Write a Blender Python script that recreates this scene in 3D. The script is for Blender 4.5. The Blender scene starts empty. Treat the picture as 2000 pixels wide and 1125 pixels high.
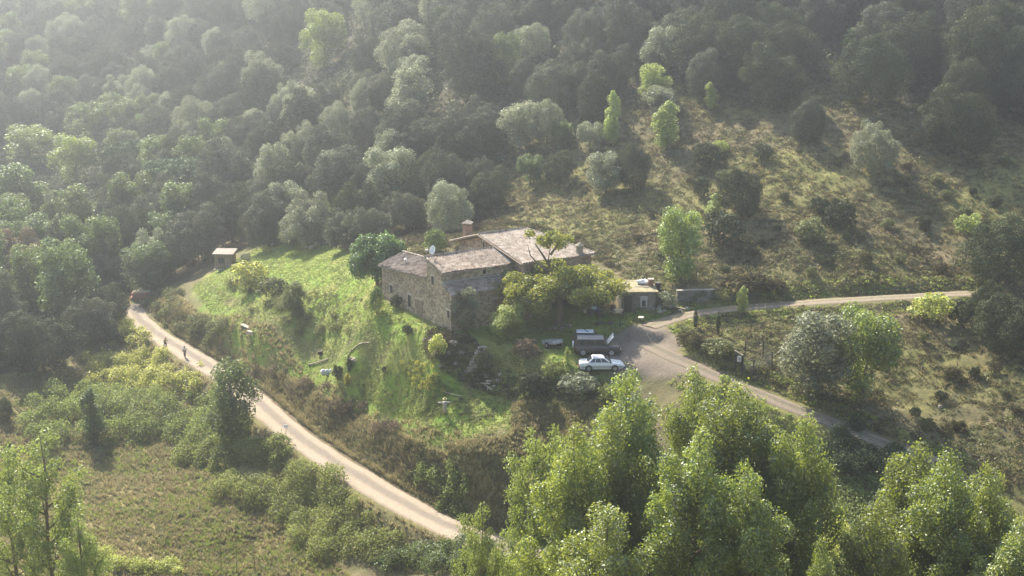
import bpy, bmesh, math, random
import numpy as np
from mathutils import Vector, Matrix
R = math.radians
SC = bpy.context.scene
COL = SC.collection
rng = np.random.default_rng(7)
random.seed(7)

# ------------------------------------------------------------------ camera, sky, sun, exposure
CAMZ, PITCH, FPX = 57.0, R(14.5), 2747.0
cd = bpy.data.cameras.new('camera'); cam = bpy.data.objects.new('camera', cd); COL.objects.link(cam)
cam.location = (0, 0, CAMZ); cam.rotation_euler = (R(90) - PITCH, 0, 0)
cd.sensor_width = 36.0; cd.lens = FPX / 2000 * 36; cd.clip_start = 0.5; cd.clip_end = 3000
SC.camera = cam
SUN_AZ, SUN_EL = R(-27), R(40)
sv = Vector((math.sin(SUN_AZ) * math.cos(SUN_EL), math.cos(SUN_AZ) * math.cos(SUN_EL), math.sin(SUN_EL)))
W = bpy.data.worlds.new('World'); SC.world = W; W.use_nodes = True
wn = W.node_tree; bgn = wn.nodes['Background']
sky = wn.nodes.new('ShaderNodeTexSky'); sky.sky_type = 'NISHITA'; sky.sun_disc = False
sky.sun_elevation = SUN_EL; sky.sun_rotation = SUN_AZ; sky.air_density = 1.2; sky.dust_density = 1.5
wn.links.new(sky.outputs[0], bgn.inputs[0]); bgn.inputs[1].default_value = 0.10
sl = bpy.data.lights.new('sun', 'SUN'); sl.energy = 5.0; sl.angle = R(0.6); sl.color = (1.0, 0.91, 0.75)
so = bpy.data.objects.new('sun', sl); COL.objects.link(so); so.location = (-60, 200, 150)
so.rotation_euler = sv.to_track_quat('Z', 'Y').to_euler()
SC.view_settings.view_transform = 'Standard'; SC.view_settings.look = 'None'
SC.view_settings.gamma = 1.0; SC.view_settings.exposure = 1.6
SC.render.engine = 'CYCLES'
cy = SC.cycles
cy.max_bounces = 6; cy.diffuse_bounces = 3; cy.glossy_bounces = 2; cy.transmission_bounces = 4
cy.transparent_max_bounces = 6; cy.volume_bounces = 0; cy.use_denoising = True
cy.sample_clamp_indirect = 4.0; cy.caustics_reflective = False; cy.caustics_refractive = False
HAZE_DENSITY, HAZE_G = 0.00067, 0.76

# ------------------------------------------------------------------ pixel rays and the height field
def ray(px, py):
    u = (px - 1000) / FPX; v = (562.5 - py) / FPX
    return np.array([u, math.cos(PITCH) + v * math.sin(PITCH), -math.sin(PITCH) + v * math.cos(PITCH)])
def at_d(px, py, D):
    r = ray(px, py); return np.array([0, 0, CAMZ]) + r * D / r[1]
def at_z(px, py, z):
    r = ray(px, py); return np.array([0, 0, CAMZ]) + r * (z - CAMZ) / r[2]
def project(P):
    P = np.asarray(P, float); x = P[..., 0]; y0 = P[..., 1]; z0 = P[..., 2] - CAMZ
    y = y0 * math.cos(PITCH) - z0 * math.sin(PITCH); v = y0 * math.sin(PITCH) + z0 * math.cos(PITCH)
    return 1000 + FPX * x / y, 562.5 - FPX * v / y
CPD = [  # px, py, forward distance
 (747,580,160),(838,624,150.4),(620,475,205),(540,480,210),(500,530,198),(600,520,192),(700,480,190),(400,570,199),(435,520,214),
 (720,620,158.5),(640,600,172),(570,610,175),(480,650,178),(430,625,187),(650,650,167),(700,720,154),(760,690,153),
 (900,660,147),(860,655,149),(900,740,142),(960,760,140.5),(868,812,138),(790,740,147.5),(780,810,145),(640,780,155),
 (1140,692,142),(1235,715,138.5),(1300,640,146.5),(1090,630,148),(1000,640,149),(1210,610,151),(1280,612,150.5),
 (1100,712,140),(1100,800,133),(1010,790,136),(1180,770,134.5),(1050,860,131),(1250,770,133.5),
 (1400,728,134.5),(1480,768,131.5),(1620,825,127),(1700,858,124.6),(1780,893,122),(1900,950,118.3),(2050,1020,114),
 (1450,690,138.5),(1600,700,139.5),(1600,780,130.5),(1700,700,139),(1700,800,130),(1850,700,139),(1850,840,127),(2000,800,129),
 (1380,650,145),(1500,640,145.5),(1340,618,150.5),(1400,606,151.5),(1500,598,152),(1600,590,152),(1780,580,152),(1950,574,152),
 (1400,560,156.5),(1320,545,158.5),(1250,540,158.5),(1700,556,154.5),(1600,500,160.5),(1800,500,161),(1950,480,163),
 (1300,500,165),(1200,470,172),(1150,500,168),(1000,430,184),(1600,400,172),(1600,300,185),(1600,200,200),(1600,100,217),(1600,0,236),(1600,-150,268),
 (2000,400,172),(2000,200,200),(2000,0,236),(2000,-150,268),
 (1200,400,184),(1200,300,198),(1200,200,214),(1200,100,232),(1200,0,252),(1200,-100,275),
 (900,440,192),(900,350,206),(900,250,224),(900,150,245),(900,50,268),(900,-50,294),
 (600,450,214),(600,380,234),(600,300,260),(600,200,294),(600,100,340),(600,0,380),(600,-80,412),
 (300,450,252),(300,350,296),(300,280,340),(300,200,372),(300,100,410),(300,0,450),(300,-70,482),
 (0,620,206),(0,450,262),(0,300,350),(0,200,395),(0,100,432),(0,0,475),(0,-70,505),
 (0,700,187),(200,660,196),(100,780,176),(300,780,173.5),(450,900,153),(600,1000,139),(750,1080,127.5),(900,1112,120),
 (150,900,159),(300,1000,143.5),(500,1100,131),(0,900,158),(150,1050,137.5),(0,1100,130),(300,1110,131),
 (1640,920,119.5),(1700,1000,115),(1600,1060,111.5),(1500,1100,109.5),(1900,1080,110),(1300,1100,115),(1100,980,123.5),
 (930,960,127.5),
]
CP = [tuple(at_d(*c)) for c in CPD]
MAIN_PX = [(254,596),(262,616),(288,640),(320,663),(368,692),(420,724),(466,756),(510,793),(560,838),(625,886),(700,933),(765,973),(830,1008),(895,1038),(965,1064),(1040,1084),(1120,1103),(1230,1127),(1400,1160)]
MAIN = np.array([at_z(px, py, 0.0) for px, py in MAIN_PX])
CP += [tuple(p) for p in MAIN]
BANK = [(410,668,3.0,9),(450,690,3.2,0),(500,700,3.6,0),(560,720,3.4,0),(630,752,3.6,0),(700,792,3.8,0),(770,838,4.4,0),(850,878,5.0,0),(900,915,5.2,0)]
for px, py, z, _ in BANK:
    CP.append(tuple(at_z(px, py, z)))
for x, y, z in [(-40,100,-7),(-40,75,-2),(0,95,-2),(40,95,2),(40,70,6),(0,60,10),(-40,45,20),(40,40,25),(0,25,38),(0,5,54),(-40,10,48),(40,10,50),(-90,120,-7),(-90,60,5),
                (-130,180,0),(-200,250,6),(-200,350,14),(-220,450,40),(100,150,20),(110,180,30),(120,230,50),(130,120,12),(120,300,80),(0,350,75),(-60,480,85),(-160,560,85),(100,420,120),(0,560,130),(140,60,14)]:
    CP.append((x, y, z))
CP = np.array(CP)
def tps_fit(P, lam=2.0):
    n = len(P); X = P[:, :2] / 50.0
    d = np.sqrt(((X[:, None] - X[None]) ** 2).sum(-1)) + 1e-9
    K = d * d * np.log(d) + np.eye(n) * lam * 1e-4
    Q = np.hstack([np.ones((n, 1)), X])
    A = np.zeros((n + 3, n + 3)); A[:n, :n] = K; A[:n, n:] = Q; A[n:, :n] = Q.T
    b = np.zeros(n + 3); b[:n] = P[:, 2]
    return X, np.linalg.solve(A, b)
TX, TW = tps_fit(CP)
def tps(x, y):
    x = np.asarray(x, float); shp = x.shape; q = np.stack([x.ravel(), np.asarray(y, float).ravel()], 1) / 50.0
    out = np.empty(len(q)); n = len(TX)
    for i in range(0, len(q), 20000):
        s = q[i:i + 20000]; d2 = ((s[:, None] - TX[None]) ** 2).sum(-1) + 1e-12
        out[i:i + 20000] = (0.5 * d2 * np.log(d2)) @ TW[:n] + TW[n] + s @ TW[n + 1:]
    return out.reshape(shp)
def hash2(i, j, s=0):
    h = (i.astype(np.int64) * 374761393 + j.astype(np.int64) * 668265263 + s * 974634777) & 0xffffffff
    h = ((h ^ (h >> 13)) * 1274126177) & 0xffffffff
    return ((h ^ (h >> 16)) & 0xffff) / 65535.0
def vnoise(x, y, s=0):
    xi = np.floor(x); yi = np.floor(y); fx = x - xi; fy = y - yi
    fx = fx * fx * (3 - 2 * fx); fy = fy * fy * (3 - 2 * fy)
    a = hash2(xi, yi, s); b = hash2(xi + 1, yi, s); c = hash2(xi, yi + 1, s); d = hash2(xi + 1, yi + 1, s)
    return (a * (1 - fx) + b * fx) * (1 - fy) + (c * (1 - fx) + d * fx) * fy
def fbm(x, y, s=0, o=4):
    t = 0; a = 0.5; n = 0
    for k in range(o):
        t = t + a * vnoise(x * 2 ** k + 17.3 * k, y * 2 ** k - 9.1 * k, s + k); n += a; a *= 0.55
    return t / n
def smooth_line(P, step=1.0):
    P = np.asarray(P, float); out = []
    Q = np.vstack([2 * P[0] - P[1], P, 2 * P[-1] - P[-2]])
    for i in range(1, len(Q) - 2):
        p0, p1, p2, p3 = Q[i - 1:i + 3]; n = max(2, int(np.linalg.norm((p2 - p1)[:2]) / step))
        for k in range(n):
            t = k / n
            out.append(0.5 * ((2 * p1) + (-p0 + p2) * t + (2 * p0 - 5 * p1 + 4 * p2 - p3) * t * t + (-p0 + 3 * p1 - 3 * p2 + p3) * t ** 3))
    out.append(P[-1]); return np.array(out)
def line_dist(x, y, L):
    """distance to polyline L, z of the nearest point"""
    x = np.asarray(x, float).ravel(); y = np.asarray(y, float).ravel()
    best = np.full(x.shape, 1e9); bz = np.zeros(x.shape)
    x0, x1 = L[:, 0].min() - 9, L[:, 0].max() + 9; y0, y1 = L[:, 1].min() - 9, L[:, 1].max() + 9
    m = np.where((x > x0) & (x < x1) & (y > y0) & (y < y1))[0]
    if len(m) == 0: return best, bz
    X = x[m]; Y = y[m]; b = best[m]; z = bz[m]
    for i in range(len(L) - 1):
        a = L[i]; d = L[i + 1] - a; l2 = d[0] ** 2 + d[1] ** 2 + 1e-9
        t = np.clip(((X - a[0]) * d[0] + (Y - a[1]) * d[1]) / l2, 0, 1)
        q = np.hypot(X - a[0] - t * d[0], Y - a[1] - t * d[1]); k = q < b
        b[k] = q[k]; z[k] = (a[2] + t * d[2])[k]
    best[m] = b; bz[m] = z; return best, bz
DRIVE_PX = [(1262,672,142.8),(1330,700,138.4),(1400,727,134.6),(1480,768,131.5),(1550,797,129),(1620,825,127),(1700,858,124.6),(1780,893,122),(1825,914,120.6)]
TRACK_PX = [(1268,640,146.4),(1300,628,148.3),(1345,617,150.4),(1400,607,151.4),(1480,599,152),(1560,593,152),(1650,587,152),(1740,581,152),(1800,578,152),(1860,575,152.5),(1895,574,152.6)]
def grade(L):
    L = L.copy(); k = 9
    zp = np.pad(tps(L[:, 0], L[:, 1]), k, mode='edge'); L[:, 2] = np.convolve(zp, np.ones(2 * k + 1) / (2 * k + 1), 'valid'); return L
ROAD = smooth_line(MAIN); ROAD[:, 2] = 0.0
DRIVE = grade(smooth_line([at_d(*p) for p in DRIVE_PX])); TRACK = grade(smooth_line([at_d(*p) for p in TRACK_PX]))
xs = np.concatenate([np.arange(-340, -112, 3.0), np.arange(-112, 76, 0.45), np.arange(76, 250, 3.0)])
ys = np.concatenate([np.arange(-25, 96, 2.5), np.arange(96, 226, 0.45), np.arange(226, 330, 1.3), np.arange(330, 640, 3.5)])
GX, GY = np.meshgrid(xs, ys)
GZ = tps(GX, GY)
GZ = np.where(GY < 97, np.minimum(GZ, 53.5 - 0.6 * GY), GZ)
HB = np.array([-9.2, 150.4]); HA = R(31)
HD1 = np.array([math.sin(HA), -math.cos(HA)]); HD2 = np.array([math.cos(HA), math.sin(HA)])
def in_poly(x, y, poly):
    poly = np.asarray(poly, float); x = np.asarray(x, float); y = np.asarray(y, float)
    c = np.zeros(x.shape, bool); j = len(poly) - 1
    for i in range(len(poly)):
        xi, yi = poly[i][:2]; xj, yj = poly[j][:2]
        c ^= ((yi > y) != (yj > y)) & (x < (xj - xi) * (y - yi) / (yj - yi + 1e-12) + xi); j = i
    return c
def soft_poly(x, y, poly, w):
    """1 inside, 0 outside, over w metres"""
    P = np.vstack([poly, poly[:1]]); P3 = np.hstack([P[:, :2], np.zeros((len(P), 1))])
    d, _ = line_dist(x, y, P3); d = d.reshape(np.shape(x)); s = np.where(in_poly(x, y, poly), 1, -1)
    return np.clip(0.5 + s * d / (2 * w), 0, 1)
# pads and road benches
def flatten(poly, z, w):
    global GZ
    m = soft_poly(GX, GY, np.array(poly), w); m = m * m * (3 - 2 * m); GZ = GZ * (1 - m) + z * m
flatten([at_d(1135,700,141)[:2], at_d(1125,655,145.5)[:2], at_d(1230,645,146)[:2], at_d(1330,690,139)[:2], at_d(1235,730,137)[:2]], 13.45, 1.6)
def hw_(s, t_): return HB + HD1 * s + HD2 * t_
flatten([at_z(*q, 13.65)[:2] for q in ((868,664),(960,674),(1030,700),(1130,714),(1150,660),(1090,640),(960,635))], 13.65, 1.8)
flatten([at_z(*q, 13.5)[:2] for q in ((725,605),(760,590),(850,640),(858,664),(775,645))], 13.7, 4.0)
flatten([hw_(-13, -2.2), hw_(7.5, -3.0), hw_(9.5, 8.5), hw_(-13, 8.5)], 14.35, 3.2)
# soil roughness
rough = fbm(GX / 7, GY / 7, 3) - 0.5
fine = fbm(GX / 1.6, GY / 1.6, 11) - 0.5
GZ0 = GZ.copy()
ROUGH_AMT = 1.3; FINE_AMT = 0.55
def H0(x, y, G=None):
    G = GZ if G is None else G
    x = np.asarray(x, float); y = np.asarray(y, float)
    i = np.clip(np.searchsorted(xs, x) - 1, 0, len(xs) - 2); j = np.clip(np.searchsorted(ys, y) - 1, 0, len(ys) - 2)
    fx = np.clip((x - xs[i]) / (xs[i + 1] - xs[i]), 0, 1); fy = np.clip((y - ys[j]) / (ys[j + 1] - ys[j]), 0, 1)
    return (G[j, i] * (1 - fx) + G[j, i + 1] * fx) * (1 - fy) + (G[j + 1, i] * (1 - fx) + G[j + 1, i + 1] * fx) * fy
TT = np.concatenate([np.arange(60, 300, 0.5), np.arange(300, 700, 1.5)])
def ground(px, py, lift=0.0):
    r = ray(px, py); k = TT / r[1]; X = r[0] * k; Z = CAMZ + r[2] * k
    d = Z - (H0(X, TT) + lift); h = np.where(d <= 0)[0]
    if len(h) == 0: i = len(TT) - 2; a = 0
    else:
        i = max(h[0] - 1, 0); a = d[i] / (d[i] - d[i + 1] + 1e-9)
    D = TT[i] + (TT[i + 1] - TT[i]) * a; x = r[0] * D / r[1]
    return np.array([x, D, float(H0(x, D))])
def gpoly(pts): return np.array([ground(*p)[:2] for p in pts])
LAWN = gpoly([(480,500),(560,480),(640,480),(700,500),(740,520),(745,585),(835,628),(880,645),(960,590),(1120,600),(1205,608),(1290,615),(1240,645),(1140,668),(1130,715),(1240,742),(1180,752),(1080,722),(1010,680),(940,672),(880,650),(810,700),(760,690),(700,640),(620,660),(560,640),(500,600),(420,560),(400,540)])
LAWN2 = gpoly([(375,560),(440,590),(520,660),(620,690),(760,700),(900,730),(1010,790),(1000,840),(870,882),(700,812),(640,780),(560,732),(470,665),(400,625)])
PARK = gpoly([(1165,690),(1180,664),(1225,642),(1290,626),(1325,660),(1340,690),(1415,722),(1400,736),(1330,735),(1285,742),(1245,738),(1195,722),(1150,716)])
BANKP = gpoly([(330,610),(450,695),(560,738),(700,815),(870,888),(905,1010),(830,985),(700,905),(560,808),(430,712),(345,660)])
MEAD = gpoly([(60,850),(250,840),(360,870),(440,940),(520,1050),(640,1124),(-40,1124),(60,960)])
MEAD2 = gpoly([(-40,760),(150,735),(220,800),(60,860),(-40,840)])
FOR1 = [(-40,-60),(960,-60),(880,60),(690,170),(560,250),(420,300),(250,290),(-40,270)]
FOR2 = [(-40,270),(250,290),(420,310),(540,440),(420,470),(330,540),(250,560),(180,650),(60,720),(-40,740)]
FOR3 = [(420,300),(700,170),(880,60),(960,-60),(1420,-60),(1400,150),(1250,180),(1130,230),(1000,300),(960,370),(860,430),(700,455),(540,440)]
FOR4 = [(1380,-60),(2040,-60),(2040,230),(1900,250),(1780,215),(1620,155),(1450,215),(1350,150)]
GPX, GPY = project(np.stack([GX, GY, GZ], -1))
def pmask(poly): return in_poly(GPX, GPY, poly)
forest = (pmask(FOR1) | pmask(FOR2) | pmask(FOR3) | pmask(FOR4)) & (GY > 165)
mlawn = np.maximum(soft_poly(GX, GY, LAWN, 0.8), soft_poly(GX, GY, LAWN2, 1.0))
mpark = soft_poly(GX + (fine * 2.4), GY + rough * 2, PARK, 0.5)
mbank = soft_poly(GX, GY, BANKP, 0.6)
mmead = np.maximum(soft_poly(GX, GY, MEAD, 2.5), soft_poly(GX, GY, MEAD2, 2.5))
smoothm = np.clip(np.maximum(mlawn * 0.93, mpark), 0, 1)
LS, LT = (GX - HB[0]) * HD1[0] + (GY - HB[1]) * HD1[1], (GX - HB[0]) * HD2[0] + (GY - HB[1]) * HD2[1]
near_house = np.clip(1 - np.maximum(np.maximum(-LS - 12, LS - 6), np.maximum(-LT, LT - 18)) / 3.0, 0, 1)
smoothm = np.maximum(smoothm, near_house)
GZ = GZ + (rough * ROUGH_AMT + fine * FINE_AMT) * (1 - smoothm * 0.94)
for L, hw, bl in ((ROAD, 2.6, 1.6), (DRIVE, 1.9, 1.2), (TRACK, 1.7, 1.2)):
    d, z = line_dist(GX, GY, L); d = d.reshape(GX.shape); z = z.reshape(GX.shape)
    m = np.clip((hw + bl - d) / bl, 0, 1); m = m * m * (3 - 2 * m); GZ = GZ * (1 - m) + (z - 0.02) * m
def H(x, y): return H0(x, y)

# ------------------------------------------------------------------ material helpers
def nt(name):
    m = bpy.data.materials.new(name); m.use_nodes = True; t = m.node_tree; t.nodes.clear()
    return m, t, t.nodes.new('ShaderNodeOutputMaterial')
def N(t, kind, **kw):
    n = t.nodes.new(kind)
    for k, v in kw.items():
        if k in n.inputs.keys(): n.inputs[k].default_value = v
        else: setattr(n, k, v)
    return n
def mixc(t, fac, a, b, mode='MIX'):
    n = t.nodes.new('ShaderNodeMix'); n.data_type = 'RGBA'; n.blend_type = mode
    for s, v in ((0, fac), (6, a), (7, b)):
        if hasattr(v, 'links') or hasattr(v, 'is_linked'): t.links.new(v, n.inputs[s])
        else: n.inputs[s].default_value = v if s == 0 else (*v, 1) if len(v) == 3 else v
    return n.outputs[2]
def ramp(t, src, stops):
    n = t.nodes.new('ShaderNodeValToRGB'); e = n.color_ramp.elements
    while len(e) < len(stops): e.new(0.5)
    for q, (p, c) in zip(e, stops): q.position = p; q.color = (*c, 1) if len(c) == 3 else c
    t.links.new(src, n.inputs[0]); return n.outputs[0]
def noise(t, scale, detail=4, rough=0.6, coord='Object'):
    tc = t.nodes.new('ShaderNodeTexCoord'); n = N(t, 'ShaderNodeTexNoise', Scale=scale, Detail=detail, Roughness=rough)
    t.links.new(tc.outputs[coord], n.inputs['Vector']); return n.outputs['Fac']
def bumpn(t, src, strength=0.3, dist=0.1):
    b = N(t, 'ShaderNodeBump', Strength=strength, Distance=dist); t.links.new(src, b.inputs['Height']); return b.outputs[0]
def solid(name, col, rough=0.7, metal=0.0, var=0.18, scale=3.0, bump=0.0):
    m, t, o = nt(name); p = N(t, 'ShaderNodeBsdfPrincipled', Roughness=rough, Metallic=metal)
    f = noise(t, scale); c = ramp(t, f, [(0.3, tuple(x * (1 - var) for x in col)), (0.7, tuple(min(1, x * (1 + var)) for x in col))])
    t.links.new(c, p.inputs['Base Color'])
    if bump: t.links.new(bumpn(t, f, bump), p.inputs['Normal'])
    t.links.new(p.outputs[0], o.inputs[0]); return m
def leaf_mat(name, dark, light, transl=0.45, gloss=0.05, tcol=None, objvar=0.25):
    m, t, o = nt(name)
    at = N(t, 'ShaderNodeAttribute', attribute_name='tint'); oi = t.nodes.new('ShaderNodeObjectInfo')
    c = ramp(t, at.outputs['Fac'], [(0.05, dark), (0.95, light)])
    mul = N(t, 'ShaderNodeMapRange'); mul.inputs[3].default_value = 1 - objvar; mul.inputs[4].default_value = 1 + objvar
    t.links.new(oi.outputs['Random'], mul.inputs[0])
    hsv = t.nodes.new('ShaderNodeHueSaturation'); t.links.new(c, hsv.inputs['Color']); t.links.new(mul.outputs[0], hsv.inputs['Value'])
    hm_ = N(t, 'ShaderNodeMath', operation='MULTIPLY'); t.links.new(oi.outputs['Random'], hm_.inputs[0]); hm_.inputs[1].default_value = 37.0
    hf_ = N(t, 'ShaderNodeMath', operation='FRACT'); t.links.new(hm_.outputs[0], hf_.inputs[0])
    hr_ = N(t, 'ShaderNodeMapRange'); hr_.inputs[3].default_value = 0.5 - 0.09 * objvar; hr_.inputs[4].default_value = 0.5 + 0.06 * objvar
    t.links.new(hf_.outputs[0], hr_.inputs[0]); t.links.new(hr_.outputs[0], hsv.inputs['Hue'])
    d = t.nodes.new('ShaderNodeBsdfDiffuse'); t.links.new(hsv.outputs[0], d.inputs[0])
    tr = t.nodes.new('ShaderNodeBsdfTranslucent')
    tc = mixc(t, 0.6, hsv.outputs[0], tcol or tuple(x * 1.5 for x in light)); t.links.new(tc, tr.inputs[0])
    mx = N(t, 'ShaderNodeMixShader'); mx.inputs[0].default_value = transl
    t.links.new(d.outputs[0], mx.inputs[1]); t.links.new(tr.outputs[0], mx.inputs[2])
    g = N(t, 'ShaderNodeBsdfGlossy', Roughness=0.55); g.inputs[0].default_value = (0.9, 0.95, 0.9, 1)
    m2 = N(t, 'ShaderNodeMixShader'); m2.inputs[0].default_value = gloss
    t.links.new(mx.outputs[0], m2.inputs[1]); t.links.new(g.outputs[0], m2.inputs[2]); t.links.new(m2.outputs[0], o.inputs[0]); return m

# ------------------------------------------------------------------ mesh helpers
def tag(o, label=None, cat=None, group=None, kind=None):
    if label: o['label'] = label
    if cat: o['category'] = cat
    if group: o['group'] = group
    if kind: o['kind'] = kind
    return o
def thing(name, label, cat, loc=(0, 0, 0), rz=0.0, group=None):
    o = bpy.data.objects.new(name, None); COL.objects.link(o); o.location = loc; o.rotation_euler = (0, 0, rz)
    o.empty_display_size = 0.3
    return tag(o, label, cat, group)
def np_mesh(name, V, F, tint=None, smooth=False):
    """F: (n,k) int array with k = 3 or 4"""
    V = np.asarray(V, np.float32); F = np.asarray(F, np.int32); me = bpy.data.meshes.new(name)
    me.vertices.add(len(V)); me.vertices.foreach_set('co', V.ravel()); k = F.shape[1]
    me.loops.add(F.size); me.loops.foreach_set('vertex_index', F.ravel())
    me.polygons.add(len(F)); me.polygons.foreach_set('loop_start', np.arange(0, F.size, k, dtype=np.int32))
    me.update(calc_edges=True)
    if smooth: me.polygons.foreach_set('use_smooth', np.ones(len(F), bool))
    if tint is not None:
        a = me.attributes.new('tint', 'FLOAT', 'FACE'); a.data.foreach_set('value', np.asarray(tint, np.float32))
    return me
def link(name, me, mat, parent=None, loc=None):
    o = bpy.data.objects.new(name, me); COL.objects.link(o)
    if mat is not None and len(me.materials) == 0: me.materials.append(mat)
    if parent is not None: o.parent = parent
    if loc is not None: o.location = loc
    return o
class MB:
    """collects shapes into one mesh"""
    def __init__(s): s.v = []; s.f = []
    def add(s, V, F):
        b = len(s.v); s.v += [tuple(map(float, p)) for p in V]; s.f += [tuple(b + i for i in f) for f in F]; return s
    def box(s, c, d, rz=0.0, tilt=None, taper=1.0):
        x, y, z = (q / 2 for q in d); V = []
        for sz in (-1, 1):
            k = 1 if sz < 0 else taper
            for a, b in ((-1, -1), (1, -1), (1, 1), (-1, 1)): V.append(Vector((a * x * k, b * y * k, sz * z)))
        M = Matrix.Rotation(rz, 3, 'Z')
        if tilt: M = M @ Matrix.Rotation(tilt[1], 3, tilt[0])
        V = [M @ p + Vector(c) for p in V]
        return s.add(V, [(3, 2, 1, 0), (4, 5, 6, 7), (0, 1, 5, 4), (1, 2, 6, 5), (2, 3, 7, 6), (3, 0, 4, 7)])
    def tube(s, P, r, n=8, cap=True):
        P = [Vector(p) for p in P]; r = r if hasattr(r, '__len__') else [r] * len(P); V = []; F = []
        up = Vector((0.13, 0.31, 0.94))
        for i, p in enumerate(P):
            t = (P[min(i + 1, len(P) - 1)] - P[max(i - 1, 0)]).normalized(); a = t.cross(up)
            if a.length < 0.05: a = t.cross(Vector((1, 0, 0)))
            a.normalize(); b = t.cross(a)
            for k in range(n):
                q = 2 * math.pi * k / n; V.append(p + (a * math.cos(q) + b * math.sin(q)) * r[i])
        for i in range(len(P) - 1):
            for k in range(n):
                k2 = (k + 1) % n; F.append((i * n + k, i * n + k2, (i + 1) * n + k2, (i + 1) * n + k))
        if cap: F.append(tuple(range(n))[::-1]); F.append(tuple((len(P) - 1) * n + k for k in range(n)))
        return s.add(V, F)
    def blob(s, c, r, seg=8, rings=6, wob=0.0):
        V = [(c[0], c[1], c[2] - r[2])]; F = []
        for i in range(1, rings):
            a = -math.pi / 2 + math.pi * i / rings
            for k in range(seg):
                q = 2 * math.pi * k / seg; w = 1 + random.uniform(-wob, wob)
                V.append((c[0] + r[0] * math.cos(a) * math.cos(q) * w, c[1] + r[1] * math.cos(a) * math.sin(q) * w, c[2] + r[2] * math.sin(a) * w))
        V.append((c[0], c[1], c[2] + r[2])); T = len(V) - 1
        for k in range(seg):
            k2 = (k + 1) % seg; F.append((0, 1 + k2, 1 + k)); F.append((T, T - seg + k, T - seg + k2))
            for i in range(rings - 2):
                F.append((1 + i * seg + k, 1 + i * seg + k2, 1 + (i + 1) * seg + k2, 1 + (i + 1) * seg + k))
        return s.add(V, F)
    def lathe(s, prof, c=(0, 0, 0), n=14, axis='Z'):
        V = []; F = []
        for r_, h in prof:
            for k in range(n):
                q = 2 * math.pi * k / n; p = (r_ * math.cos(q), r_ * math.sin(q), h)
                if axis == 'Y': p = (p[0], p[2], p[1])
                if axis == 'X': p = (p[2], p[0], p[1])
                V.append((p[0] + c[0], p[1] + c[1], p[2] + c[2]))
        m = len(prof)
        for i in range(m - 1):
            for k in range(n):
                k2 = (k + 1) % n; F.append((i * n + k, i * n + k2, (i + 1) * n + k2, (i + 1) * n + k))
        F.append(tuple(range(n))[::-1]); F.append(tuple((m - 1) * n + k for k in range(n)))
        return s.add(V, F)
    def build(s, name, mat, parent=None, loc=None, smooth=False, bevel=0.0):
        me = bpy.data.meshes.new(name); me.from_pydata(s.v, [], s.f)
        bm = bmesh.new(); bm.from_mesh(me); bmesh.ops.recalc_face_normals(bm, faces=bm.faces[:]); bm.to_mesh(me); bm.free()
        if smooth:
            for p in me.polygons: p.use_smooth = True
        o = link(name, me, mat, parent, loc)
        if bevel:
            b = o.modifiers.new('bevel', 'BEVEL'); b.width = bevel; b.segments = 2; b.limit_method = 'ANGLE'
        return o

# ------------------------------------------------------------------ the ground sheet
m, t, o = nt('ground_soil')
def attr(n): return N(t, 'ShaderNodeAttribute', attribute_name=n).outputs['Fac']
n1 = noise(t, 0.28, 6, 0.65); n2 = noise(t, 1.6, 5, 0.7); n3 = noise(t, 7.0, 3, 0.7); n4 = noise(t, 0.07, 4, 0.6)
scrub = ramp(t, n1, [(0.28, (0.07, 0.07, 0.03)), (0.42, (0.125, 0.115, 0.055)), (0.55, (0.15, 0.125, 0.068)), (0.70, (0.21, 0.165, 0.10))])
olive = ramp(t, n2, [(0.3, (0.11, 0.12, 0.035)), (0.7, (0.23, 0.22, 0.07))])
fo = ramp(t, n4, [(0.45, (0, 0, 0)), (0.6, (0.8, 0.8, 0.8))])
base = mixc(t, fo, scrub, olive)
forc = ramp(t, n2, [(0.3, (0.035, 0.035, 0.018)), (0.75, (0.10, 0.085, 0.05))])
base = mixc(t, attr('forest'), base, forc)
bankc = ramp(t, n2, [(0.3, (0.085, 0.065, 0.04)), (0.7, (0.24, 0.18, 0.12))])
base = mixc(t, attr('bank'), base, bankc)
meadc = ramp(t, n2, [(0.3, (0.15, 0.15, 0.045)), (0.5, (0.26, 0.22, 0.10)), (0.75, (0.38, 0.30, 0.16))])
base = mixc(t, attr('meadow'), base, meadc)
law1 = ramp(t, n2, [(0.25, (0.11, 0.19, 0.028)), (0.5, (0.18, 0.28, 0.038)), (0.75, (0.27, 0.32, 0.07))])
law2 = ramp(t, n1, [(0.40, (0.0, 0.0, 0.0)), (0.62, (0.85, 0.85, 0.85))])
law = mixc(t, law2, law1, (0.27, 0.25, 0.085))
base = mixc(t, attr('lawn'), base, law)
grav = ramp(t, n3, [(0.25, (0.14, 0.115, 0.09)), (0.7, (0.25, 0.205, 0.165))])
base = mixc(t, attr('gravel'), base, grav)
p = N(t, 'ShaderNodeBsdfPrincipled', Roughness=0.95); p.inputs['Specular IOR Level'].default_value = 0.15
t.links.new(base, p.inputs['Base Color'])
hs = N(t, 'ShaderNodeMath', operation='ADD'); t.links.new(n2, hs.inputs[0]); t.links.new(n3, hs.inputs[1])
t.links.new(bumpn(t, hs.outputs[0], 0.6, 0.25), p.inputs['Normal']); t.links.new(p.outputs[0], o.inputs[0])
M_GROUND = m
ny, nx = GX.shape
idx = np.arange(nx * ny).reshape(ny, nx)
F = np.stack([idx[:-1, :-1], idx[:-1, 1:], idx[1:, 1:], idx[1:, :-1]], -1).reshape(-1, 4)
gm = np_mesh('ground', np.stack([GX, GY, GZ], -1).reshape(-1, 3), F, smooth=True)
fr = np.clip(forest.astype(float), 0, 1)
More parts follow.
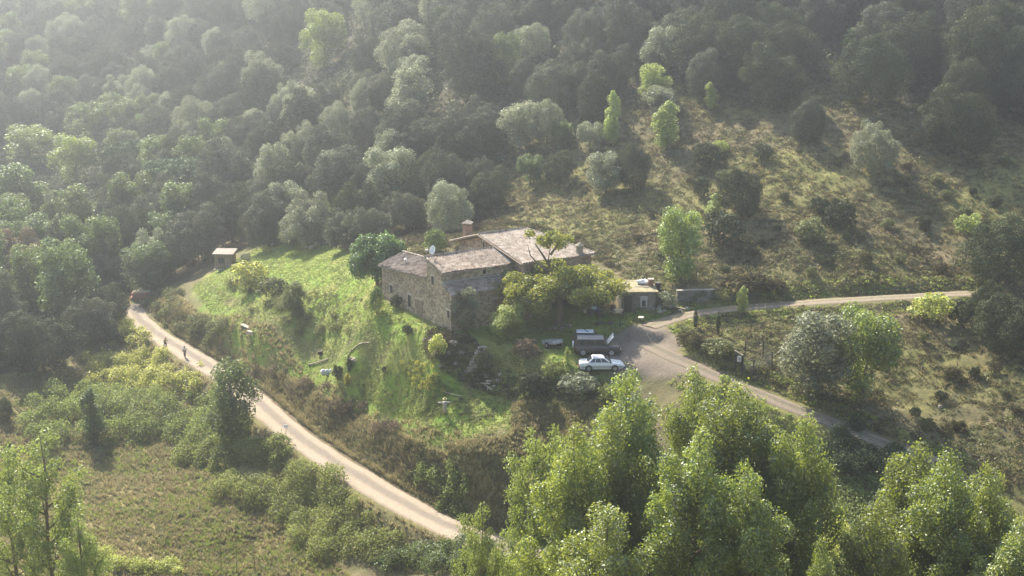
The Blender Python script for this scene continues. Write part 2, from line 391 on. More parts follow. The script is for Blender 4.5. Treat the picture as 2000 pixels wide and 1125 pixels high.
for nme, arr in (('forest', fr), ('lawn', np.clip(mlawn + (fine * 1.6) * (mlawn > 0.02) * (mlawn < 0.98), 0, 1)), ('bank', mbank), ('meadow', np.clip(mmead, 0, 1)), ('gravel', mpark * 0.95)):
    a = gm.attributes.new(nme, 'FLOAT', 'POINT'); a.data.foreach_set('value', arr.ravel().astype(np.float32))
tag(link('ground', gm, M_GROUND), 'sloping ground of the valley with lawn, scrub and bare earth', 'ground', kind='structure')

# roads
def road_mat(name, edge, mid, track):
    m, t, o = nt(name); tc = t.nodes.new('ShaderNodeTexCoord'); sp = t.nodes.new('ShaderNodeSeparateXYZ'); t.links.new(tc.outputs['UV'], sp.inputs[0])
    wob = noise(t, 0.5, 3); ad = N(t, 'ShaderNodeMath', operation='MULTIPLY_ADD'); t.links.new(wob, ad.inputs[0]); ad.inputs[1].default_value = 0.14; t.links.new(sp.outputs[0], ad.inputs[2])
    c = ramp(t, ad.outputs[0], [(0.09, edge), (0.2, mid), (0.32, mid), (0.44, track), (0.58, track), (0.70, mid), (0.9, mid), (1.0, edge)])
    n = noise(t, 3.0, 6, 0.7); g = ramp(t, n, [(0.25, (0.72, 0.72, 0.72)), (0.75, (1.1, 1.1, 1.1))]); c2 = mixc(t, 1.0, c, g, 'MULTIPLY')
    p = N(t, 'ShaderNodeBsdfPrincipled', Roughness=0.95); p.inputs['Specular IOR Level'].default_value = 0.1
    t.links.new(c2, p.inputs['Base Color']); t.links.new(bumpn(t, n, 0.4, 0.08), p.inputs['Normal']); t.links.new(p.outputs[0], o.inputs[0]); return m
def strip(name, L, hw, mat, label, wig=0.35, lift=0.03):
    cols = 9; V = []; U = []; n = len(L)
    T = np.gradient(L[:, :2], axis=0); T /= np.linalg.norm(T, axis=1)[:, None]; Nn = np.stack([T[:, 1], -T[:, 0]], 1)
    s = np.cumsum(np.r_[0, np.linalg.norm(np.diff(L[:, :2], axis=0), axis=1)])
    for i in range(n):
        for k in range(cols):
            u = k / (cols - 1); w = hw * (1 + wig * 0.5 * (float(vnoise(np.array(s[i] / 2.2), np.array(3.0 * (u > 0.5)), 5)) - 0.4))
            off = (u * 2 - 1) * w; q = L[i, :2] + Nn[i] * off
            z = L[i, 2] + lift + 0.05 * (1 - abs(u * 2 - 1)) if 0 < k < cols - 1 else L[i, 2] - 0.12
            V.append((q[0], q[1], z)); U.append((u, s[i]))
    idx = np.arange(n * cols).reshape(n, cols)
    F = np.stack([idx[:-1, :-1], idx[:-1, 1:], idx[1:, 1:], idx[1:, :-1]], -1).reshape(-1, 4)
    me = np_mesh(name, V, F, smooth=True); uv = me.uv_layers.new(name='UVMap'); U = np.array(U)[F.ravel()]
    uv.data.foreach_set('uv', U.astype(np.float32).ravel())
    return tag(link(name, me, mat), label, 'road', kind='structure')
sand = (0.42, 0.34, 0.27)
strip('road', ROAD, 2.12, road_mat('pale_road_dirt', (0.20, 0.16, 0.11), (0.34, 0.28, 0.215), (0.22, 0.185, 0.15)), 'pale dirt road with grey centre curving below the bank')
strip('driveway', DRIVE, 1.4, road_mat('driveway_dirt', (0.13, 0.11, 0.07), (0.22, 0.18, 0.14), (0.16, 0.14, 0.10)), 'brown dirt driveway dropping from the parking place to the right')
strip('track', TRACK, 1.25, road_mat('track_dirt', (0.15, 0.13, 0.07), (0.25, 0.205, 0.155), (0.19, 0.165, 0.11)), 'dirt track cut across the scrubby hillside to the right')

# ------------------------------------------------------------------ foliage builder
def unit(v): return v / (np.linalg.norm(v, axis=-1, keepdims=True) + 1e-9)
def cards(P, Nrm, size, g, aspect=0.62):
    n = len(P); r = unit(g.normal(size=(n, 3))); a = unit(np.cross(Nrm, r)); b = np.cross(Nrm, a)
    s = np.asarray(size).reshape(-1, 1) * np.ones((n, 1))
    V = np.stack([P - a * s * 0.5, P + b * s * aspect * 0.5 - a * s * 0.06, P + a * s * 0.55, P - b * s * aspect * 0.5 - a * s * 0.02], 1)
    return V.reshape(-1, 3), np.arange(n * 4).reshape(-1, 4)
def crown_pts(blobs, n, g, inner=0.72, shell=0.45, up=0.25, jit=0.55):
    """blobs rows: x y z rx ry rz"""
    B = np.asarray(blobs, float); w = (B[:, 3] * B[:, 4] + B[:, 4] * B[:, 5]); w /= w.sum()
    P = []; Nn = []; K = []; tot = 0
    while tot < n:
        k = g.choice(len(B), n, p=w); d = unit(g.normal(size=(n, 3)) + [0, 0, up]); r = 1 - shell * g.random(n) ** 1.6
        q = B[k, :3] + d * r[:, None] * B[k, 3:6]; keep = np.ones(n, bool)
        for j in range(len(B)):
            dd = (((q - B[j, :3]) / B[j, 3:6]) ** 2).sum(1); keep &= ~((dd < inner * inner) & (k != j))
        P.append(q[keep]); Nn.append(unit(d / B[k, 3:6])[keep]); K.append(k[keep]); tot += keep.sum()
        if keep.mean() < 0.03: break
    P = np.vstack(P)[:n]; Nn = np.vstack(Nn)[:n]; K = np.concatenate(K)[:n]
    return P, unit(Nn + jit * g.normal(size=Nn.shape)), K
def crown_mesh(name, blobs, n, size, seed, fuzz=0.0, **kw):
    g = np.random.default_rng(seed); P, Nn, K = crown_pts(blobs, n, g, **kw)
    if fuzz: P = P + g.normal(size=P.shape) * fuzz * (0.3 + g.random((len(P), 1)) ** 2 * 1.6)
    bt = g.random(len(blobs)); t = np.clip(0.2 + 0.6 * bt[K] + 0.22 * g.normal(size=len(P)), 0, 1)
    V, F = cards(P, Nn, size * g.uniform(0.65, 1.35, len(P)), g); return np_mesh(name, V, F, t)
def ell_blobs(c, rad, nb, br, seed, low=-0.5, bump=0.8):
    g = np.random.default_rng(seed); out = []; ph = math.pi * (3 - math.sqrt(5))
    for i in range(nb):
        z = low + (0.98 - low) * (i + 0.5) / nb; r = math.sqrt(max(0, 1 - z * z)); a = ph * i + g.uniform(-0.4, 0.4); k = g.uniform(bump - 0.13, bump + 0.1)
        b = br * g.uniform(0.75, 1.3)
        out.append((c[0] + rad[0] * r * math.cos(a) * k, c[1] + rad[1] * r * math.sin(a) * k, c[2] + rad[2] * z * k, b, b, b * g.uniform(0.8, 1.1)))
    return out
def trunk_mb(h, r, seed, limbs=5, spread=0.35, lean=0.05, y0=0.3):
    g = random.Random(seed); mb = MB(); P = [(0, 0, -0.6)]; rr = [r * 1.25]
    for i in range(1, 7):
        k = i / 6; P.append((g.uniform(-1, 1) * lean * h * k, g.uniform(-1, 1) * lean * h * k, h * k)); rr.append(r * (1 - 0.85 * k) + 0.015)
    mb.tube(P, rr, 8)
    for i in range(limbs):
        k = y0 + (0.85 - y0) * i / max(1, limbs - 1); a = g.uniform(0, 6.28); q = Vector(P[min(5, int(k * 6))]).lerp(Vector(P[min(6, int(k * 6) + 1)]), k * 6 % 1)
        L = spread * h * g.uniform(0.6, 1.0) * (1.2 - 0.6 * k); e = q + Vector((math.cos(a) * L, math.sin(a) * L, L * g.uniform(0.5, 1.1))); mid = q.lerp(e, 0.5) + Vector((0, 0, -0.06 * L))
        mb.tube([q, mid, e], [r * 0.5 * (1 - k * 0.6), r * 0.3 * (1 - k * 0.6), 0.02], 6)
    return mb
M_BARK = solid('bark_grey_brown', (0.16, 0.125, 0.09), 0.9, bump=0.4, scale=6)
M_BARKL = solid('bark_pale', (0.30, 0.27, 0.21), 0.9, bump=0.4, scale=6)
LM = {
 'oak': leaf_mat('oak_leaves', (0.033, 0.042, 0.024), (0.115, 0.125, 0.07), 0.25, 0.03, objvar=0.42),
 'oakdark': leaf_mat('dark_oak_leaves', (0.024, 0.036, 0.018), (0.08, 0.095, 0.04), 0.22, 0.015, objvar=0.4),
 'broad': leaf_mat('broad_green_leaves', (0.05, 0.08, 0.02), (0.15, 0.20, 0.055), 0.42, 0.05),
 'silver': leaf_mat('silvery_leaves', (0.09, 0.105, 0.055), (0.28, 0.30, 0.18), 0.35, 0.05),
 'bright': leaf_mat('yellow_green_leaves', (0.15, 0.20, 0.045), (0.34, 0.40, 0.11), 0.48, 0.04, objvar=0.15),
 'yellowg': leaf_mat('fresh_leaves', (0.075, 0.12, 0.02), (0.22, 0.29, 0.06), 0.45, 0.07, tcol=(0.38, 0.46, 0.08)),
 'pine': leaf_mat('pine_needles', (0.035, 0.06, 0.02), (0.09, 0.13, 0.04), 0.15, 0.04),
 'poplar': leaf_mat('poplar_leaves', (0.022, 0.045, 0.008), (0.21, 0.265, 0.045), 0.45, 0.08, tcol=(0.43, 0.50, 0.06)),
 'walnut': leaf_mat('walnut_leaves', (0.075, 0.11, 0.015), (0.29, 0.30, 0.04), 0.45, 0.05, tcol=(0.42, 0.42, 0.05), objvar=0.0),
 'fig': leaf_mat('fig_leaves', (0.045, 0.09, 0.015), (0.12, 0.20, 0.04), 0.4, 0.08, objvar=0.0),
 'brown': leaf_mat('dry_brown_twigs', (0.075, 0.062, 0.042), (0.25, 0.205, 0.14), 0.2, 0.0),
 'heath': leaf_mat('heath_scrub_leaves', (0.04, 0.04, 0.022), (0.15, 0.13, 0.07), 0.2, 0.0),
 'olive': leaf_mat('olive_scrub_leaves', (0.05, 0.065, 0.022), (0.19, 0.20, 0.07), 0.35, 0.03),
 'bramble': leaf_mat('bramble_leaves', (0.05, 0.068, 0.014), (0.24, 0.28, 0.075), 0.42, 0.03),
 'yellowb': leaf_mat('yellowish_bramble_leaves', (0.15, 0.17, 0.025), (0.48, 0.50, 0.12), 0.45, 0.05),
 'rusty': leaf_mat('rusty_leaves', (0.09, 0.065, 0.035), (0.20, 0.15, 0.08), 0.3, 0.03),
 'flower': leaf_mat('yellow_flower_heads', (0.20, 0.22, 0.04), (0.48, 0.44, 0.07), 0.4, 0.03),
 'grass': leaf_mat('grass_blades', (0.10, 0.165, 0.025), (0.28, 0.32, 0.07), 0.4, 0.03),
 'straw': leaf_mat('dry_straw_blades', (0.13, 0.12, 0.05), (0.31, 0.27, 0.14), 0.4, 0.03),
}
# prototypes: (crown mesh, trunk mesh, width, height, leaf material key)
PROTO = {}
def proto(kind, crown, trunk, w, h, leaf, bark=M_BARK):
    tm = bpy.data.meshes.new(kind + '_trunk'); tm.from_pydata(trunk.v, [], trunk.f); tm.materials.append(bark)
    for p_ in tm.polygons: p_.use_smooth = True
    crown.materials.append(LM[leaf]); PROTO.setdefault(kind, []).append((crown, tm, w, h, leaf))
for i in range(6):
    b = [(0, 0, 4.0, 3.3, 3.3, 3.5)] + ell_blobs((0, 0, 4.1), (4.0, 4.0, 4.2), 34, 1.25, 10 + i, low=-0.85, bump=0.8)
    if i >= 3:
        q_ = random.Random(i); b = []
        for cx_, cy_, cz_, rr_ in ((-1.5, 0.4, 4.6, 2.9), (1.7, -0.6, 3.6, 2.6), (0.5, 1.4, 3.0, 2.6), (-0.6, -1.3, 2.8, 2.4)):
            b += [(cx_, cy_, cz_, rr_ * .75, rr_ * .75, rr_ * .8)] + ell_blobs((cx_, cy_, cz_), (rr_, rr_, rr_ * 1.15), 13, 0.95, q_.randrange(999), low=-0.8, bump=0.85)
    proto('oak', crown_mesh('oak_crown', b, 18000, 0.22, 20 + i, fuzz=0.08, inner=0.8, shell=0.5, up=0.35), trunk_mb(5.0, 0.22, i, 5), 9.0, 9.0, 'oak')
for i in range(3):
    g = random.Random(i + 50); b = [(0, 0, 5.2, 1.6, 1.6, 2.6)]
    for k in range(30):
        a = g.uniform(0, 6.28); z = g.uniform(1.0, 8.6); rr = 2.6 * math.sin(math.pi * min(1, max(0.08, (z - 0.6) / 9.0))) ** 0.7 * g.uniform(0.55, 1.0); s = g.uniform(0.75, 1.3)
        b.append((rr * math.cos(a), rr * math.sin(a), z, s, s, s * 1.2))
    proto('broad', crown_mesh('broadleaf_crown', b, 9000, 0.27, 60 + i, inner=0.6, shell=0.8, up=0.2), trunk_mb(8.0, 0.17, i + 9, 9, 0.28), 6.4, 9.6, 'broad')
for i in range(2):
    g = random.Random(i + 80); b = []
    for k in range(17):
        z = 0.8 + 8.2 * k / 16; a = g.uniform(0, 6.28); rr = 1.0 * math.sin(math.pi * (0.16 + 0.8 * k / 17)) * g.uniform(0.3, 1.0); s = g.uniform(0.7, 1.05) * (0.6 + 0.5 * math.sin(math.pi * k / 16))
        b.append((rr * math.cos(a), rr * math.sin(a), z, s, s, s * 1.5))
    proto('column', crown_mesh('column_crown', b, 4500, 0.24, 90 + i, inner=0.55, shell=0.7, up=0.4), trunk_mb(8.8, 0.12, i + 19, 8, 0.13), 3.4, 10.0, 'bright')
b = [(0, 0, 5.9, 4.0, 4.0, 1.3)] + ell_blobs((0, 0, 5.6), (5.0, 5.0, 2.3), 34, 1.1, 33, low=-0.1, bump=0.86)
proto('pine', crown_mesh('pine_crown', b, 8500, 0.28, 34, inner=0.8, shell=0.4, up=0.8), trunk_mb(6.5, 0.25, 40, 8, 0.5), 11.6, 8.4, 'pine')
for i in range(4):
    b = [(0, 0, 0.75, 0.75, 0.75, 0.7)] + ell_blobs((0, 0, 0.75), (0.95, 0.95, 0.85), 13, 0.33, 120 + i, low=-0.55, bump=0.8)
    proto('bush', crown_mesh('bush_crown', b, 1500, 0.15, 130 + i, inner=0.7, shell=0.55, up=0.4), trunk_mb(1.1, 0.05, i + 60, 5, 0.4), 2.3, 1.8, 'olive')
b = []
for k in range(9): b.append((0, 0, 0.35 + k * 0.36, 0.30 * math.sin(0.5 + 2.5 * k / 8.6) + 0.04, 0.30 * math.sin(0.5 + 2.5 * k / 8.6) + 0.04, 0.36))
proto('cypress', crown_mesh('cypress_crown', b, 1300, 0.12, 140, inner=0.6, shell=0.5, up=0.5, jit=0.3), trunk_mb(3.0, 0.05, 71, 0), 0.8, 3.6, 'oakdark')
# tall foreground poplars: rising leaders, each ending in a leafy spire
for i in range(4):
    g = random.Random(i + 200); b = []; tb = MB(); Ht = 25.0
    tb.tube([(0, 0, -1), (0.1, 0, 6), (0.0, 0.15, 13), (0.15, 0, 20), (0, 0, 24.4)], [0.34, 0.27, 0.19, 0.09, 0.02], 8)
    for k in range(9):
        z = 23.9 - k * 0.7; s = (0.8, 1.0, 1.15, 1.2, 1.1, 1.0, 1.0, 1.0, 1.0)[k] * g.uniform(.9, 1.1); b.append((g.uniform(-.55, .55), g.uniform(-.55, .55), z, s, s, 0.95))
    for j in range(28):
        f0 = j / 28; a = j * 2.4 + g.uniform(-.5, .5); z0 = 3.0 + 16.5 * f0; L = (4.2 - 1.0 * f0) * g.uniform(0.75, 1.2); reach = (2.0 + 1.5 * math.sin(math.pi * f0 * 0.85 + 0.35)) * g.uniform(0.65, 1.1)
        e = Vector((math.cos(a) * reach, math.sin(a) * reach, z0 + L)); q = Vector((0, 0, z0)); mid = q.lerp(e, 0.5) + Vector((math.cos(a), math.sin(a), -0.6)) * 0.45
        tb.tube([q, mid, e], [0.10, 0.06, 0.015], 5)
        for k in range(8):
            f = 0.35 + 0.67 * k / 7; c = (q.lerp(mid, f * 2) if f < 0.5 else mid.lerp(e, f * 2 - 1)); s = (0.6, 0.75, 0.85, 0.9, 0.9, 0.85, 0.75, 0.6)[k] * g.uniform(0.75, 1.3)
            b.append((c.x + g.uniform(-.5, .5), c.y + g.uniform(-.5, .5), c.z + g.uniform(-.4, .4), s, s, s * 1.15))
    proto('poplar', crown_mesh('poplar_crown', b, 44000, 0.215, 220 + i, fuzz=0.16, inner=0.6, shell=0.6, up=0.25, jit=0.8), tb, 8.0, 25.0, 'poplar')

for i in range(3):
    g = random.Random(i + 250); b = []; tb = MB()
    tb.tube([(0, 0, -1), (0.2, 0, 6), (-0.1, 0.2, 12), (0.2, 0, 18), (0, 0, 21)], [0.28, 0.22, 0.15, 0.07, 0.02], 8)
    for j in range(26):
        f0 = j / 26; a = j * 2.4 + g.uniform(-.5, .5); z0 = 3.0 + 15 * f0; L = (4.0 - 1.5 * f0) * g.uniform(0.6, 1.2); reach = (4.4 - 2.2 * f0) * g.uniform(0.5, 1.1)
        e = Vector((math.cos(a) * reach, math.sin(a) * reach, z0 + L)); q = Vector((0, 0, z0)); mid = q.lerp(e, 0.5) + Vector((0, 0, -0.4))
        tb.tube([q, mid, e], [0.09, 0.05, 0.015], 5)
        for k in range(5):
            f = 0.5 + 0.52 * k / 4; c = (q.lerp(mid, f * 2) if f < 0.5 else mid.lerp(e, f * 2 - 1)); s = g.uniform(0.55, 1.0)
            b.append((c.x + g.uniform(-.5, .5), c.y + g.uniform(-.5, .5), c.z + g.uniform(-.4, .4), s, s, s * 0.9))
    proto('airy', crown_mesh('airy_crown', b, 22000, 0.19, 260 + i, inner=0.45, shell=0.9, up=0.2, jit=0.9), tb, 9.0, 21.5, 'bright')

TREES = []   # (x, y, radius)
def put(kind, x, y, w, h, label, cat='tree', group=None, name=None, leaf=None, var=None, z=None):
    P = PROTO[kind]; crown, tm, pw, ph, lf = P[(var if var is not None else random.randrange(len(P))) % len(P)]
    z = float(H(x, y)) if z is None else z
    r = thing(name or 'tree', label, cat, (x, y, z), random.uniform(0, 6.28), group)
    sx = w / pw; r.scale = (sx * random.uniform(.95, 1.05), sx * random.uniform(.95, 1.05), h / ph)
    c = bpy.data.objects.new('foliage' if 'bush' in r.name or 'shrub' in r.name else 'crown', crown); COL.objects.link(c); c.parent = r
    if leaf and leaf != lf: c.material_slots[0].link = 'OBJECT'; c.material_slots[0].material = LM[leaf]
    q = bpy.data.objects.new('stem' if 'bush' in r.name or 'shrub' in r.name else 'trunk', tm); COL.objects.link(q); q.parent = r
    TREES.append((x, y, w / 2)); return r
def put_px(kind, cx, cy, wpx, hpx, label, foot=0.42, **kw):
    p_ = ground(cx, cy + hpx * foot); d = math.hypot(p_[1], CAMZ - p_[2])
    k_ = 1.15 if kind == 'oak' else 1.08
    return put(kind, p_[0], p_[1], wpx * d / FPX * k_, hpx * d / FPX * (1.1 if kind in ('oak', 'pine') else 1.02), label, **kw)

# ------------------------------------------------------------------ trees and bushes one can point to
# kind, centre px, centre py, width px, height px, label, leaf override, name
HAND = [
 ('broad',635,88,88,120,'loose pale yellow-green tree with gappy crown standing alone in the hazy upper wood','yellowg','tree'),
 ('oak',922,135,105,165,'tall full-crowned grey oak with sunlit left rim, above the chimney on the wooded hill',None,'oak_tree'),
 ('broad',985,125,75,100,'bright green leafy tree just right of the tall grey oak above the farmhouse',None,'tree'),
 ('oak',790,108,105,95,'broad grey oak with pale top left of the tall grey oak','silver','oak_tree'),
 ('oak',750,190,80,75,'round grey oak below the broad pale-topped oak in the middle of the wood',None,'oak_tree'),
 ('oak',815,282,92,100,'rounded dark oak behind the pale feathery tree in the middle wood',None,'oak_tree'),
 ('broad',758,310,75,95,'pale feathery tree leaning on a dark round oak in the middle wood','silver','tree'),
 ('oak',845,350,96,100,'large dome-shaped dark oak up the slope from the round fig tree','oakdark','oak_tree'),
 ('oak',936,345,54,74,'small upright oak standing clear on bare slope above the chimney',None,'oak_tree'),
 ('oak',940,270,86,86,'grey oak on the slope directly above the small upright oak',None,'oak_tree'),
 ('broad',655,347,74,92,'pale grey-green tree with spreading crown above the dark oak by the lawn','silver','tree'),
 ('oak',700,412,108,110,'wide dark oak at the wood edge behind the far end of the lawn','oakdark','oak_tree'),
 ('broad',533,345,78,110,'tall pale silvery tree at the wood edge left of the lawn furniture','silver','tree'),
 ('broad',560,405,68,90,'glittering silvery small tree with drooping leaves behind the lawn','silver','tree'),
 ('broad',633,432,42,66,'small light green tree with thin trunk at the far end of the lawn','broad','tree'),
 ('pine',348,372,150,92,'flat-topped umbrella pine with dark green top above the wooden hut',None,'pine_tree'),
 ('pine',248,335,122,86,'hazy flat-topped pine left of and behind the nearer umbrella pine',None,'pine_tree'),
 ('oak',448,345,110,130,'tall grey oak crowding the right side of the umbrella pine',None,'oak_tree'),
 ('oak',455,425,110,110,'dark shaded oak directly behind the wooden hut','oakdark','oak_tree'),
 ('oak',378,468,118,120,'big pale-rimmed oak hanging over the left of the wooden hut',None,'oak_tree'),
 ('oak',268,470,76,110,'upright shaded oak over the end of the dirt road','oakdark','oak_tree'),
 ('oak',300,500,84,104,'silvery oak on the inner side of the dirt road bend','silver','oak_tree'),
 ('column',363,482,30,64,'slim yellow-green sapling in front of the oak left of the wooden hut',None,'sapling'),
 ('broad',330,520,60,60,'bright green low leafy tree below the slim yellow-green sapling','broad','tree'),
 ('oak',215,415,62,60,'small round hazy oak left of the umbrella pine',None,'oak_tree'),
 ('broad',60,295,112,84,'pale yellow-green feathery tree at the left edge, highest of its kind','yellowg','tree'),
 ('broad',150,318,98,100,'pale yellow-green feathery tree right of the highest one at the left edge','yellowg','tree'),
 ('broad',40,385,118,105,'large light green tree at the left edge below the pale feathery ones','broad','tree'),
 ('broad',142,425,112,106,'light green rounded tree in the left valley bottom','broad','tree'),
 ('broad',100,470,104,96,'mid green tree sunk below the light green rounded one at left','broad','tree'),
 ('oak',212,532,84,80,'pale-topped oak above the round dark one beside the road',None,'oak_tree'),
 ('oak',45,512,112,110,'rusty brownish-green tree at the left edge of the picture','rusty','tree'),
 ('broad',100,585,56,62,'small fresh green tree in the shade of the rusty brownish one','broad','tree'),
 ('oak',210,600,90,92,'round dark oak beside the bend of the pale dirt road','oakdark','oak_tree'),
 ('oak',85,672,140,118,'very broad dark oak at the left edge above the meadow','oakdark','oak_tree'),
 ('broad',145,620,50,62,'light green tree squeezed between the broad dark oak and the round dark oak','broad','tree'),
 ('oak',20,610,70,90,'dim oak cut by the left edge of the picture below the rusty tree',None,'oak_tree'),
 ('oak',8,805,34,46,'small dark bush-like oak at the left edge beside the tan grass','oakdark','oak_tree'),
 ('oak',1225,60,92,120,'massive grey oak with sunlit left rim at the top centre',None,'oak_tree'),
 ('oak',1205,140,64,92,'oak tucked under the massive grey one at the top centre',None,'oak_tree'),
 ('oak',1130,130,86,92,'round sunlit-topped oak left of the massive grey oak',None,'oak_tree'),
 ('oak',1022,165,54,82,'narrow grey oak right of the bright green leafy tree above the farmhouse',None,'oak_tree'),
 ('oak',1068,245,66,84,'pale-rimmed oak on the slope above the farmhouse roof ridge','silver','oak_tree'),
 ('broad',1096,268,52,56,'small light green tree touching the right of the pale-rimmed oak','broad','tree'),
 ('broad',1152,272,48,60,'small white-silvery tree left of the spire-shaped yellow-green one','silver','tree'),
 ('column',1195,238,40,108,'spire-shaped yellow-green poplar alone on the mid slope',None,'poplar_tree'),
 ('broad',1277,170,68,72,'bright green tree with rounded top above the brightest yellow-green tree','bright','tree'),
 ('broad',1292,206,74,62,'grey silvery tree sandwiched between two bright yellow-green ones','silver','tree'),
 ('column',1303,252,66,98,'brightest stubby yellow-green tree on the middle of the slope','bright','poplar_tree'),
 ('column',1386,192,36,56,'small pale lime tree peeping out of the slope right of the brightest one',None,'tree'),
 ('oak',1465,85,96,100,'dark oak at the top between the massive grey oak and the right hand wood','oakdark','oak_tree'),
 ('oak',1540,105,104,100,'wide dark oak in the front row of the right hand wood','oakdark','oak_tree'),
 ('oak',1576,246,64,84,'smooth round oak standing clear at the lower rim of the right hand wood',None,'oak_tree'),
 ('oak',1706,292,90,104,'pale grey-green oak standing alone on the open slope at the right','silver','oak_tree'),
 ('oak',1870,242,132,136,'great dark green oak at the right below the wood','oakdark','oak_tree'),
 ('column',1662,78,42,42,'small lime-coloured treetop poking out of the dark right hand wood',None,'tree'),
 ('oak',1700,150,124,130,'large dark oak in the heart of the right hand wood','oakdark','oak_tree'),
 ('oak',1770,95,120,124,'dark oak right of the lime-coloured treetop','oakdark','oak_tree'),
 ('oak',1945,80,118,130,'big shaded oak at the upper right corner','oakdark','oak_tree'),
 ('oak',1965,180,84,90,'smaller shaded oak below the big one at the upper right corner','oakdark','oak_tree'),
 ('bush',1382,306,68,58,'dark rounded bush with a yellow top on the mid slope','oakdark','bush'),
 ('bush',1405,288,38,30,'small golden yellow bush on top of the dark rounded one','bright','bush'),
 ('broad',1183,345,80,78,'pale silvery spreading tree on the slope right above the walnut','silver','tree'),
 ('oak',1237,338,66,86,'dark oak pressed against the pale silvery spreading tree','oakdark','oak_tree'),
 ('broad',1036,335,50,60,'pale green small tree upslope of the farmhouse ridge','broad','tree'),
 ('oak',1092,330,60,74,'dim small oak right of the pale green small tree','oakdark','oak_tree'),
 ('oak',1446,384,80,90,'dark spiky oak standing behind the lime sprig on the scrub slope','oakdark','oak_tree'),
 ('broad',1328,490,98,150,'tall silvery light green tree with thin trunks above the stone shed','yellowg','tree'),
 ('column',1396,404,44,48,'lime green sprig in front of the dark spiky oak',None,'tree'),
 ('bush',1412,446,92,70,'dark spreading bush right of the tall silvery tree','oakdark','bush'),
 ('bush',1642,420,68,62,'round dark ball-shaped bush on the open slope at the right','oakdark','bush'),
 ('bush',1600,402,50,36,'low dark bush touching the upper left of the ball-shaped one','oakdark','bush'),
 ('bush',1580,452,78,48,'low olive bush below the ball-shaped one','olive','bush'),
 ('bush',1888,440,64,44,'bright yellow-green bush on the tan slope at far right','bright','bush'),
 ('oak',1948,500,130,120,'dark oak at the right edge above the end of the dirt track','oakdark','oak_tree'),
 ('bush',1490,298,42,36,'little dark bush near the top of the open scrub','oakdark','bush'),
 ('bush',1368,366,40,46,'small dark upright bush left of the dark spiky oak','oakdark','bush'),
 ('bush',1418,345,40,30,'small low bush above the dark spiky oak','olive','bush'),
 ('bush',1820,600,92,62,'yellow-green broom bush at the end of the dirt track','yellowb','bush'),
 ('bush',1878,612,60,56,'dull dark bush right of the yellow-green broom','oakdark','bush'),
 ('oak',1960,640,118,110,'dark shaded oak at the right edge below the track','oakdark','oak_tree'),
 ('oak',1925,590,70,70,'dark oak beside the broom bush at the end of the track','oakdark','oak_tree'),
 ('broad',1594,702,158,165,'silvery-leaved tree left of the green one beside the lower driveway','silver','tree'),
 ('broad',1686,702,138,195,'fresh green tree with forked trunk beside the lower driveway','yellowg','tree'),
 ('column',1450,590,30,60,'small bright young tree beside the dirt track','bright','sapling'),
 ('cypress',1358,624,12,42,'slim dark cypress below the dirt track, left one of two',None,'cypress_tree'),
 ('cypress',1402,634,12,46,'slim dark cypress below the dirt track, right one of two',None,'cypress_tree'),
 ('broad',455,802,112,170,'bushy broadleaf tree rising in front of the near edge of the pale road','broad','tree'),
 ('column',184,818,58,120,'ivy-clad upright tree in the bramble belt at lower left','broad','tree'),
 ('broad',993,634,80,70,'small light green lawn tree in front of the farmhouse','bright','tree'),
 ('broad',909,610,66,86,'pale leafy shrub tree against the farmhouse gable corner','silver','tree'),
 ('bush',773,590,26,30,'clipped dark bush at the foot of the farmhouse long wall','oakdark','bush'),
 ('bush',796,645,25,23,'little dark conifer bush alone on the sunlit lawn','oakdark','bush'),
 ('bush',915,662,15,20,'little dark round bush at the head of the rock bank','oakdark','bush'),
 ('bush',866,702,18,20,'little dark round bush at the foot of the rock bank','oakdark','bush'),
 ('cypress',682,712,14,34,'dark narrow conifer in the lower garden','oakdark','conifer'),
 ('bush',660,728,24,36,'dark green conifer bush leaning next to the narrow conifer','oakdark','bush'),
 ('bush',752,722,16,14,'small dark bush in the middle of the lower garden','oakdark','bush'),
 ('column',679,742,16,26,'bright yellow shoot below the narrow conifer','flower','shrub'),
 ('broad',575,587,58,62,'rounded olive-grey fruit tree below the upper lawn','olive','fruit_tree'),
 ('bush',488,540,84,66,'pale tangled shrub at the left rim of the upper lawn','yellowb','shrub'),
 ('bush',480,506,26,24,'small whitish shrub right of the wooden hut','silver','shrub'),
 ('bush',532,562,62,46,'dull brownish shrub between the tangled shrub and the fruit tree','olive','shrub'),
 ('bush',1028,682,60,44,'brown heap-like dead shrub beside the lawn tree','brown','shrub'),
 ('column',1108,697,14,36,'spindly sapling on the grass left of the white saloon car','bright','sapling'),
 ('broad',465,1085,0.1,0.1,'','',''),
 ('bush',735,588,34,60,'dark shrub at the left end of the farmhouse long wall','broad','shrub'),
 ('bush',850,472,52,56,'dim green shrub behind the farmhouse between fig tree and chimney','broad','shrub'),
 ('bush',1040,755,70,64,'dense dark rounded bush on the slope below the lawn tree','oakdark','bush'),
 ('bush',1130,750,86,44,'pale grey-green sprawling bush below the parked cars','silver','bush'),
 ('bush',1195,768,60,40,'dull green bush behind the tops of the foreground poplars','bramble','bush'),
 ('bush',945,705,38,46,'yellow-tinged bush beside the stone steps','olive','bush'),
 ('bush',1080,722,50,36,'dull bush on the rim under the spindly sapling','bramble','bush'),
 ('bush',855,675,46,46,'tawny bush on the left shoulder of the rock bank','yellowb','bush'),
 ('bush',1460,550,110,44,'brown-green bush on the crest above the small bright young tree','heath','bush'),
 ('bush',1515,560,60,30,'low dark bush on the cut bank above the track','heath','bush'),
 ('bush',1405,680,80,36,'mounded yellow-green bush on the verge above the parking place','olive','bush'),
 ('bush',1350,665,60,36,'brownish bush on the verge left of the mounded yellow-green one','heath','bush'),
 ('bush',1415,745,30,30,'bright green weed bush at the foot of the sign frame','bright','bush'),
